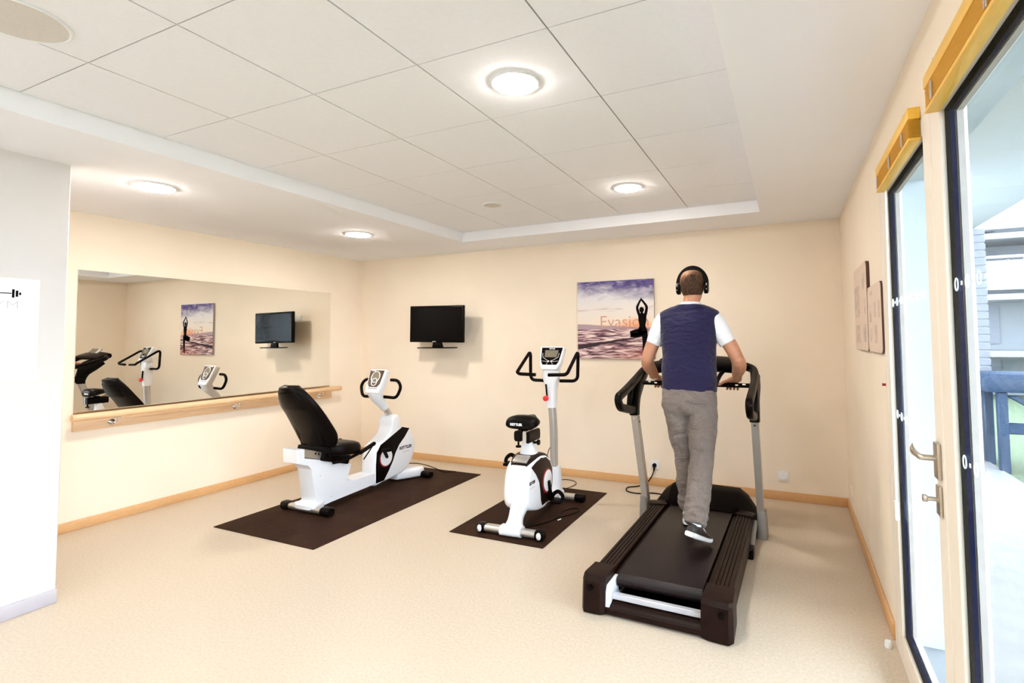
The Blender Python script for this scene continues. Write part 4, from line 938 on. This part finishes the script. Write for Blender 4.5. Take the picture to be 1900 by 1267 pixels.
# grip bar across, console
b = bmesh.new(); tube(b, [(-0.40, 1.325, 1.126), (0.385, 1.325, 1.126)], 0.0165, 16); gb = obj('grip_bar', b, M['black'], tm, **L)
for s in (-1, 1):
    b = bmesh.new(); x0, x1 = sorted((s*0.335, s*0.33+s*0.035)); box(b, (s*0.345-0.012, 1.3085-0.003, 1.130), (s*0.345+0.012, 1.3115, 1.140), 0.001, 1)
    box(b, (s*0.295-0.010, 1.3085-0.002, 1.124), (s*0.295+0.010, 1.3115, 1.134), 0.001, 1); obj('pulse_contact', b, M['chrome'], gb, **L)
b = bmesh.new(); sweep(b, catmull([(-0.33, 1.585, 1.245), (-0.22, 1.57, 1.262), (0, 1.56, 1.272), (0.22, 1.57, 1.262), (0.31, 1.585, 1.245)], 5), ellipse(0.10, 0.040, 20, 3.5), (0, -0.35, 0.94)); con = obj('console', b, M['black'], tm, world=False, ang=50)
TF = frame4((-0.01, 1.585, 1.325), (1, 0, 0), (0, 0.66, 0.75))
b = bmesh.new(); face_prism(b, [(-0.14, -0.07), (0.14, -0.07), (0.12, 0.085), (-0.12, 0.085)], -0.03, 0.006, TF, 0.012, 3); dp = obj('console_display_housing', b, M['silver'], con, **L)
b = bmesh.new(); face_prism(b, [(-0.09, -0.03), (0.09, -0.03), (0.09, 0.060), (-0.09, 0.060)], 0.0055, 0.0075, TF, 0.001, 1); obj('display', b, M['lcd'], dp, **L)
b = bmesh.new(); limb(b, [(0.20, 1.56, 1.245), (0.165, 1.44, 1.19), (0.150, 1.325, 1.130)], [(0.018, 0.018), (0.016, 0.016), (0.014, 0.014)]); limb(b, [(-0.20, 1.56, 1.245), (-0.165, 1.44, 1.19), (-0.150, 1.325, 1.130)], [(0.018, 0.018), (0.016, 0.016), (0.014, 0.014)]); obj('bar_bracket', b, M['black'], con, **L)
t2 = thing('power_cord', 'black plug and cord looping from the wall socket to the treadmill', 'cord', (-1.25, WB-0.02, 0.205))
b = bmesh.new(); tube(b, catmull([(-1.252, WB-0.045, 0.19), (-1.255, WB-0.05, 0.15), (-1.28, WB-0.05, 0.09), (-1.33, WB-0.06, 0.03), (-1.40, 5.12, 0.007), (-1.48, 5.04, 0.007), (-1.45, 4.92, 0.007), (-1.34, 4.885, 0.007), (-1.22, 4.95, 0.007), (-1.10, 4.93, 0.007), (-0.98, 4.82, 0.007), (-0.90, 4.70, 0.02), (-0.86, 4.62, 0.05)], 6), 0.0055, 8); obj('cable', b, M['rubber'], t2)
b = bmesh.new(); lathe(b, [(0.020, -0.013), (0.021, -0.030), (0.017, -0.046), (0.004, -0.048)], 20, (-1.252, WB, 0.205), 'y'); limb(b, [(-1.252, WB-0.036, 0.20), (-1.252, WB-0.040, 0.175), (-1.253, WB-0.044, 0.150)], [(0.013, 0.011), (0.010, 0.009), (0.006, 0.006)]); obj('plug', b, M['rubber'], t2)

# ================================================================== the walking man (faces the back wall)
man = thing('person', 'man in a navy vest, white T-shirt and grey sweatpants walking on the treadmill', 'person', (-0.62, 3.62, 0.172))
def fuse(o, vox, sm=4, fac=0.5):
    m = o.modifiers.new('fuse', 'REMESH'); m.mode = 'VOXEL'; m.voxel_size = vox; m.use_smooth_shade = True
    s = o.modifiers.new('smooth', 'SMOOTH'); s.iterations = sm; s.factor = fac
    return o
def zrings(bm, rows, n=32, p=2.4, ax=0.0):
    """rows: (z, cx, cy, rx, ry)"""
    rows = [r for r in rows]; C = catmull([V(r[1], r[2], r[0]) for r in rows], 4); R = catmull([V(r[3], r[4], 0) for r in rows], 4)
    add_rings(bm, [[c+V(a*r.x, d*r.y, 0) for a, d in ellipse(1, 1, n, p)] for c, r in zip(C, R)])
HX, HY = -0.606, 3.735
SL, SR = V(-0.798, 3.705, 1.592), V(-0.468, 3.705, 1.588)      # shoulder joints
EL, ER = V(-0.925, 3.715, 1.325), V(-0.318, 3.715, 1.330)      # elbows
BARY, BARZ = 4.022, 1.126
WLf, WRt = V(-0.930, 3.925, 1.182), V(-0.340, 3.925, 1.184)    # wrists
b = bmesh.new()
# head, neck, upper chest
zrings(b, [(1.50, -0.63, 3.70, 0.15, 0.09), (1.60, -0.63, 3.705, 0.17, 0.085), (1.66, -0.625, 3.71, 0.11, 0.07), (1.70, -0.615, 3.715, 0.064, 0.066), (1.74, -0.610, 3.722, 0.056, 0.062), (1.775, HX, 3.728, 0.056, 0.062), (1.80, HX, HY, 0.05, 0.055)], p=2.1)
zrings(b, [(1.718, HX, HY+0.062, 0.018, 0.016), (1.725, HX, HY+0.055, 0.036, 0.032), (1.745, HX, HY+0.038, 0.050, 0.054), (1.775, HX, HY+0.018, 0.062, 0.078), (1.81, HX, HY+0.004, 0.071, 0.093), (1.845, HX, HY-0.002, 0.0755, 0.098), (1.88, HX, HY-0.004, 0.0745, 0.097), (1.91, HX, HY-0.004, 0.066, 0.086), (1.932, HX, HY-0.002, 0.050, 0.064), (1.944, HX, HY, 0.026, 0.034), (1.9465, HX, HY, 0.006, 0.008)], p=2.15)
# nose, brow, lips, ears
limb(b, [(HX, HY+0.090, 1.853), (HX, HY+0.103, 1.835), (HX, HY+0.116, 1.812), (HX, HY+0.098, 1.803)], [0.009, 0.011, 0.014, 0.009])
limb(b, [(HX-0.045, HY+0.075, 1.862), (HX, HY+0.092, 1.864), (HX+0.045, HY+0.075, 1.862)], [0.008, 0.010, 0.008])
limb(b, [(HX-0.024, HY+0.080, 1.775), (HX, HY+0.092, 1.777), (HX+0.024, HY+0.080, 1.775)], [0.006, 0.008, 0.006])
for s in (-1, 1):
    ball(b, (HX+s*0.076, HY-0.004, 1.825), 0.02, 12, (0.45, 0.9, 1.5))
# arms
for S, E, W, s in ((SL, EL, WLf, -1), (SR, ER, WRt, 1)):
    mid = S.lerp(E, 0.5)+V(s*0.012, -0.006, 0)
    fm = E.lerp(W, 0.35)+V(s*0.012, 0.004, -0.006)
    limb(b, [S+V(-s*0.05, 0, 0.0), S, mid, E+V(0, -0.006, 0), fm, E.lerp(W, 0.75), W, W+(W-E).normalized()*0.02], [0.05, 0.056, 0.050, 0.045, 0.0475, 0.037, (0.031, 0.026), (0.033, 0.024)], up=(0, 0, 1))
    # palm over the bar, angled inward
    ins = -s
    kn = V(W.x+ins*(0.018 if s < 0 else 0.045), BARY+0.006, BARZ+0.030)
    limb(b, [W, W.lerp(kn, 0.35)+V(0, 0, 0.004), W.lerp(kn, 0.75)+V(0, 0, 0.004), kn], [(0.030, 0.022), (0.038, 0.020), (0.043, 0.018), (0.041, 0.013)], up=(0, 0, 1), p=2.6)
    for i in range(4):           # index (inner) to little finger (outer)
        x = kn.x+ins*(0.030-0.0205*i); L_ = (1.0, 1.08, 1.02, 0.84)[i]
        spread = ins*(0.006-0.004*i)
        limb(b, [(x, BARY-0.012, BARZ+0.031), (x+spread*0.4, BARY+0.018, BARZ+0.026), (x+spread*0.8, BARY+0.030*L_, BARZ+0.002), (x+spread, BARY+0.022*L_, BARZ-0.022*L_), (x+spread, BARY-0.002, BARZ-0.030), (x+spread, BARY-0.014*L_, BARZ-0.027)], [0.0105, 0.0100, 0.0095, 0.0088, 0.0082, 0.0068], k=4, n=12)
    # thumb leaves the inner side of the palm and lies along the bar
    tb = W.lerp(kn, 0.35)
    limb(b, [tb+V(ins*0.018, 0, -0.004), tb+V(ins*0.046, 0.012, -0.008), V(kn.x+ins*(0.050 if s < 0 else 0.058), BARY-0.024, BARZ+0.022), V(kn.x+ins*(0.058 if s < 0 else 0.082), BARY-0.026, BARZ+0.006), V(kn.x+ins*(0.060 if s < 0 else 0.094), BARY-0.026, BARZ-(0.014 if s < 0 else -0.001))], [0.015, 0.0135, 0.0110, 0.0100, 0.0075], k=4, n=12)
body = obj('body', b, M['skin'], man); fuse(body, 0.0042, 3)
# eyes
for s in (-1, 1):
    b = bmesh.new(); ball(b, (HX+s*0.031, HY+0.082, 1.843), 0.011, 12); obj('eye', b, M['whiteink'], man)
# hair: sides and back full, thin crown
def hair_shell(rows, off, y_cut, name, mat):
    b = bmesh.new(); C = catmull([V(r[1], r[2], r[0]) for r in rows], 5); R = catmull([V(r[3], r[4], 0) for r in rows], 5)
    outer = []; n = 40
    for c, r in zip(C, R):
        ring = []
        for k in range(n+1):
            a = math.radians(200)+math.radians(140+0.0)*0 if False else PI+(-y_cut)+(PI+2*y_cut)*k/n
            ring.append((c, r, a))
        outer.append(ring)
    def pt(q, o): c, r, a = q; j = random.uniform(-0.0012, 0.0012); return V(c.x+(r.x+o+j)*math.cos(a), c.y+(r.y+o+j)*math.sin(a), c.z)
    O = [[b.verts.new(pt(q, off)) for q in ring] for ring in outer]; I = [[b.verts.new(pt(q, -0.004)) for q in ring] for ring in outer]
    m = len(O)
    for i in range(m-1):
        for k in range(n):
            b.faces.new((O[i][k], O[i][k+1], O[i+1][k+1], O[i+1][k])); b.faces.new((I[i][k+1], I[i][k], I[i+1][k], I[i+1][k+1]))
    for k in range(n):
        b.faces.new((O[0][k+1], O[0][k], I[0][k], I[0][k+1])); b.faces.new((O[-1][k], O[-1][k+1], I[-1][k+1], I[-1][k]))
    for i in range(m-1):
        b.faces.new((O[i][0], O[i+1][0], I[i+1][0], I[i][0])); b.faces.new((O[i+1][n], O[i][n], I[i][n], I[i+1][n]))
    return obj(name, b, mat, man, ang=80)
def hair_material():
    g = N('thinning_brown_hair'); co = g.n('TexCoord').outputs['Object']
    st = g.n('TexNoise', {'Vector': g.n('Mapping', {'Vector': co, 'Scale': (150, 150, 28)}).outputs[0], 'Scale': 1.0, 'Detail': 4.0}).outputs['Fac']
    bl = g.n('TexNoise', {'Vector': co, 'Scale': 26.0, 'Detail': 3.0}).outputs['Fac']
    z = g.n('SeparateXYZ', {0: co})
    # the crown is thin: scalp shows between the hairs, more on the left of the parting
    k = g.math('ADD', g.mad(z.outputs[2], 12.0, -20.40), g.mad(z.outputs[0], -6.0, 0.0))
    k = g.math('ADD', g.math('ADD', k, g.mad(bl, 1.2, -0.6)), g.mad(st, 1.0, -0.5), True)
    hair = g.ramp(st, [(0.3, (0.020, 0.009, 0.005)), (0.55, (0.060, 0.026, 0.012)), (0.75, (0.15, 0.075, 0.038))])
    c = g.mix(g.math('MULTIPLY', k, 0.8), hair, (0.46, 0.21, 0.09))
    p = g.n('BsdfPrincipled', {'Base Color': c, 'Roughness': 0.55}); p.inputs['Specular IOR Level'].default_value = 0.25
    g.t.links.new(g.n('Bump', {'Height': st, 'Strength': 0.6, 'Distance': 0.004}).outputs[0], p.inputs['Normal'])
    return g.surf(p.outputs[0])
M['hairmix'] = hair_material()
hair_shell([(1.770, HX, HY-0.010, 0.053, 0.060), (1.785, HX, HY-0.006, 0.061, 0.074), (1.81, HX, HY+0.002, 0.071, 0.092), (1.845, HX, HY-0.002, 0.0755, 0.098), (1.88, HX, HY-0.004, 0.0745, 0.097), (1.91, HX, HY-0.004, 0.066, 0.086), (1.932, HX, HY-0.002, 0.050, 0.064), (1.944, HX, HY, 0.028, 0.036), (1.9465, HX, HY, 0.008, 0.010)], 0.007, 0.35, 'hair', M['hairmix'])
# white T-shirt: short sleeves and collar
b = bmesh.new()
for S, E, s in ((SL, EL, -1), (SR, ER, 1)):
    d = (E-S); e = S+d*0.60
    limb(b, [S+V(-s*0.05, 0, 0.010), S+V(-s*0.002, 0, 0.0), S+d*0.25+V(s*0.006, 0, 0), e+V(s*0.004, -0.004, 0)], [(0.060, 0.060), (0.070, 0.074), (0.066, 0.070), (0.057, 0.062)], up=(0, 1, 0))
zrings(b, [(1.60, -0.63, 3.705, 0.15, 0.080), (1.665, -0.626, 3.709, 0.125, 0.070), (1.70, -0.618, 3.714, 0.080, 0.076), (1.712, -0.616, 3.716, 0.072, 0.073), (1.724, -0.614, 3.718, 0.064, 0.069)], p=2.1)
tee = obj('t_shirt', b, M['tee'], man); fuse(tee, 0.007, 4)
# navy vest
b = bmesh.new()
zrings(b, [(1.105, -0.626, 3.632, 0.176, 0.126), (1.12, -0.626, 3.633, 0.179, 0.130), (1.20, -0.627, 3.642, 0.182, 0.138), (1.30, -0.628, 3.660, 0.180, 0.138), (1.40, -0.629, 3.676, 0.179, 0.134), (1.48, -0.630, 3.688, 0.188, 0.130), (1.55, -0.631, 3.698, 0.200, 0.122), (1.60, -0.631, 3.704, 0.207, 0.112), (1.635, -0.630, 3.707, 0.208, 0.098), (1.660, -0.628, 3.709, 0.196, 0.086), (1.682, -0.624, 3.711, 0.150, 0.080), (1.698, -0.619, 3.713, 0.100, 0.080), (1.706, -0.617, 3.714, 0.086, 0.079)], n=44, p=2.7)
vest = obj('vest', b, M['vest'], man); fuse(vest, 0.010, 5)
for nm, z, tex, st in (('folds', 0, 0.11, 0.010),):
    tx = D.textures.new('vest_folds', 'CLOUDS'); tx.noise_scale = 0.16; tx.noise_depth = 2
    d = vest.modifiers.new('folds', 'DISPLACE'); d.texture = tx; d.strength = 0.016; d.mid_level = 0.5; d.texture_coords = 'LOCAL'
# grey sweatpants
HLg, HRg = V(-0.716, 3.628, 1.03), V(-0.534, 3.615, 1.03)
KL, KR = V(-0.672, 3.715, 0.655), V(-0.540, 3.575, 0.690)
AL, AR = V(-0.672, 3.790, 0.290), V(-0.5480, 3.300, 0.335)
b = bmesh.new()
zrings(b, [(0.955, -0.626, 3.628, 0.130, 0.080), (0.985, -0.626, 3.622, 0.168, 0.112), (1.03, -0.627, 3.614, 0.179, 0.130), (1.08, -0.627, 3.618, 0.178, 0.130), (1.135, -0.627, 3.630, 0.174, 0.122)], n=36, p=2.6)
for H, K, A, s in ((HLg, KL, AL, -1), (HRg, KR, AR, 1)):
    w = 1.0 if s < 0 else 1.03
    limb(b, [H+V(0, 0, 0.03), H.lerp(K, 0.30)+V(s*0.002, 0, 0), H.lerp(K, 0.68), K, K.lerp(A, 0.35)+V(0, -0.012, 0), K.lerp(A, 0.72), K.lerp(A, 0.93), A], [(0.086*w, 0.106), (0.088*w, 0.104), (0.082*w, 0.090), (0.077*w, 0.080), (0.076*w, 0.080), (0.069*w, 0.070), (0.067*w, 0.068), (0.058*w, 0.062)], up=(0, 1, 0), k=6, n=28)
    ax = (A-K).normalized()
    for f, r in ((0.79, 0.076), (0.885, 0.079), (0.97, 0.071)):      # stacked folds above the cuff
        c = K.lerp(A, f); u_ = ax.orthogonal().normalized(); v_ = ax.cross(u_)
        tube(b, [c+u_*(r-0.010)*math.cos(q)+v_*(r-0.010)*math.sin(q)+ax*(0.010*math.sin(q+f*9)) for q in [2*PI*i/20 for i in range(20)]], 0.0135, 8, closed=True)
pants = obj('sweatpants', b, M['sweat'], man); fuse(pants, 0.009, 4)
tx = D.textures.new('pants_folds', 'CLOUDS'); tx.noise_scale = 0.10; tx.noise_depth = 2
d = pants.modifiers.new('folds', 'DISPLACE'); d.texture = tx; d.strength = 0.026; d.mid_level = 0.5; d.texture_coords = 'LOCAL'
b = bmesh.new()
limb(b, [(-0.595, 3.489, 1.058), (-0.54, 3.482, 1.052), (-0.485, 3.505, 1.052)], [0.004, 0.005, 0.004]); obj('back_pocket_seam', b, M['sweat'], man)
# shoes: built pointing +y with the heel at the origin, then posed
M['shoe'] = pbr('charcoal_shoe_fabric', (0.030, 0.026, 0.027), 0.55, vary=0.3, scale=40, bump=0.1, bscale=200)
M['sole'] = pbr('white_shoe_sole', (0.68, 0.66, 0.64), 0.5, vary=0.05)
def shoe(mx, sock_to):
    st = [(-0.005, 0.026, 0.034, 0.060), (0.015, 0.034, 0.030, 0.088), (0.05, 0.038, 0.028, 0.098), (0.09, 0.038, 0.028, 0.090), (0.13, 0.041, 0.027, 0.074), (0.18, 0.047, 0.026, 0.060), (0.23, 0.047, 0.028, 0.050), (0.262, 0.037, 0.032, 0.046), (0.280, 0.018, 0.036, 0.042)]
    b = bmesh.new(); C = catmull([V(0, y, 0) for y, *_ in st], 3); R = catmull([V(w, z0, z1) for y, w, z0, z1 in st], 3)
    add_rings(b, [[V(a*r.x*(1.0 if c < 0 else 0.92-0.25*max(0, c)), p.y, (r.y+r.z)/2+c*(r.z-r.y)/2) for a, c in ellipse(1, 1, 22, 2.3)] for p, r in zip(C, R)])
    bmesh.ops.transform(b, matrix=mx, verts=b.verts); sh = obj('shoe', b, M['shoe'], man, ang=70)
    b = bmesh.new(); so = [(-0.012, 0.028, 0.008, 0.036), (0.02, 0.038, 0.003, 0.038), (0.08, 0.040, 0.002, 0.034), (0.15, 0.045, 0.002, 0.031), (0.21, 0.051, 0.003, 0.030), (0.255, 0.043, 0.008, 0.034), (0.285, 0.022, 0.016, 0.040)]
    C = catmull([V(0, y, 0) for y, *_ in so], 3); R = catmull([V(w, z0, z1) for y, w, z0, z1 in so], 3)
    add_rings(b, [[V(a*r.x, p.y, (r.y+r.z)/2+c*(r.z-r.y)/2) for a, c in ellipse(1, 1, 22, 4)] for p, r in zip(C, R)])
    bmesh.ops.transform(b, matrix=mx, verts=b.verts); obj('sole', b, M['sole'], sh, ang=60)
    b = bmesh.new()
    for i in range(4):
        y = 0.105+i*0.024; z = 0.088-i*0.0085
        limb(b, [(-0.028, y, z-0.012), (0, y+0.004, z+0.003), (0.028, y, z-0.012)], [0.003, 0.0035, 0.003], n=8)
    bmesh.ops.transform(b, matrix=mx, verts=b.verts); obj('laces', b, M['sole'], sh)
    b = bmesh.new(); limb(b, [mx @ V(0, 0.05, 0.075), (mx @ V(0, 0.048, 0.105)).lerp(sock_to, 0.3), sock_to], [(0.033, 0.040), (0.034, 0.040), (0.038, 0.042)], up=(0, 1, 0)); obj('sock', b, M['tee'], man)
mxR = Matrix.Translation((-0.572, 3.215, 0.285)) @ Matrix.Rotation(math.radians(-15), 4, 'Z') @ Matrix.Rotation(math.radians(-22), 4, 'X') @ Matrix.Rotation(math.radians(6), 4, 'Y')
mxL = Matrix.Translation((-0.672, 3.745, 0.171)) @ Matrix.Rotation(math.radians(6), 4, 'Z')
shoe(mxR, AR+V(0, 0, 0.03)); shoe(mxL, AL+V(0, 0, 0.02))
# watch strap on the left wrist
b = bmesh.new(); ax = (WLf-EL).normalized(); c = WLf-ax*0.012; u_ = V(1, 0, 0)-ax*ax.x; u_.normalize(); v_ = ax.cross(u_)
tube(b, [c+u_*0.035*math.cos(q)+v_*0.0305*math.sin(q) for q in [2*PI*i/28 for i in range(28)]], 0.004, 8, closed=True); obj('bracelet', b, M['nickel'], man)

hp = thing('headphones', 'black over-ear headphones worn by the walking man', 'headphones', (HX, HY, 1.83))
b = bmesh.new(); pts = []
for k in range(25):
    a = math.radians(-8+196*k/24); pts.append(V(HX+0.092*math.cos(a), HY+0.002, 1.848+0.112*math.sin(a)))
sweep(b, pts, [(a*0.021, c*0.0055) for a, c in ellipse(1, 1, 14, 3)], None); obj('headband', b, M['black'], hp)
for s in (-1, 1):
    b = bmesh.new()
    rings = []
    for dx, k in ((0.080, 0.75), (0.083, 0.98), (0.096, 1.0), (0.106, 0.93), (0.110, 0.70)):
        rings.append([V(HX+s*dx, HY-0.002+a*0.036*k, 1.822+c*0.043*k) for a, c in ellipse(1, 1, 28, 2.3)])
    add_rings(b, rings); cup = obj('ear_cup', b, M['black'], hp, ang=50)
    b = bmesh.new(); box(b, (HX+s*0.100-0.002, HY-0.042, 1.835), (HX+s*0.100+0.002, HY-0.034, 1.850), 0.001, 1); box(b, (HX+s*0.100-0.002, HY-0.041, 1.806), (HX+s*0.100+0.002, HY-0.034, 1.812), 0.001, 1); obj('logo_mark', b, M['whiteink'], cup)

# ================================================================== daylight, camera, exposure
w = D.worlds.new('overcast_sky'); scene.world = w; w.use_nodes = True; nt = w.node_tree; nt.nodes.clear()
bg = nt.nodes.new('ShaderNodeBackground'); wo = nt.nodes.new('ShaderNodeOutputWorld')
bg.inputs['Color'].default_value = (0.85, 0.92, 1.0, 1); bg.inputs['Strength'].default_value = 3.2
nt.links.new(bg.outputs[0], wo.inputs['Surface'])

cam = D.cameras.new('camera'); co = D.objects.new('camera', cam); COL.objects.link(co); scene.camera = co
f, cx, cy, yaw, pitch, roll = 964.69, 1015.165, 580.974, 0.43444, 0.048605, -0.0080428
cam.sensor_fit = 'HORIZONTAL'; cam.sensor_width = 36.0; cam.lens = f/1900*36
cam.shift_x = (950-cx)/1900; cam.shift_y = (cy-633.5)/1900; cam.clip_start = 0.02
fw = V(-math.sin(yaw)*math.cos(pitch), math.cos(yaw)*math.cos(pitch), math.sin(pitch)); rt = V(math.cos(yaw), math.sin(yaw), 0); up = rt.cross(fw)
r2 = rt*math.cos(roll)+up*math.sin(roll); u2 = up*math.cos(roll)-rt*math.sin(roll)
mx = Matrix((r2, u2, -fw)).transposed().to_4x4(); mx.translation = (0, 0, 1.47676); co.matrix_world = mx

vs = scene.view_settings; vs.view_transform = 'Standard'; vs.look = 'None'; vs.gamma = 1.0; vs.exposure = 1.68; vs.use_curve_mapping = False
scene.display_settings.display_device = 'sRGB'
cy_ = scene.cycles; cy_.max_bounces = 9; cy_.diffuse_bounces = 5; cy_.glossy_bounces = 5; cy_.transparent_max_bounces = 16; cy_.transmission_bounces = 4
cy_.caustics_reflective = False; cy_.caustics_refractive = False; cy_.sample_clamp_indirect = 6.0; cy_.use_denoising = True; cy_.use_adaptive_sampling = True; cy_.adaptive_threshold = 0.08; cy_.adaptive_min_samples = 16; cy_.use_light_tree = True
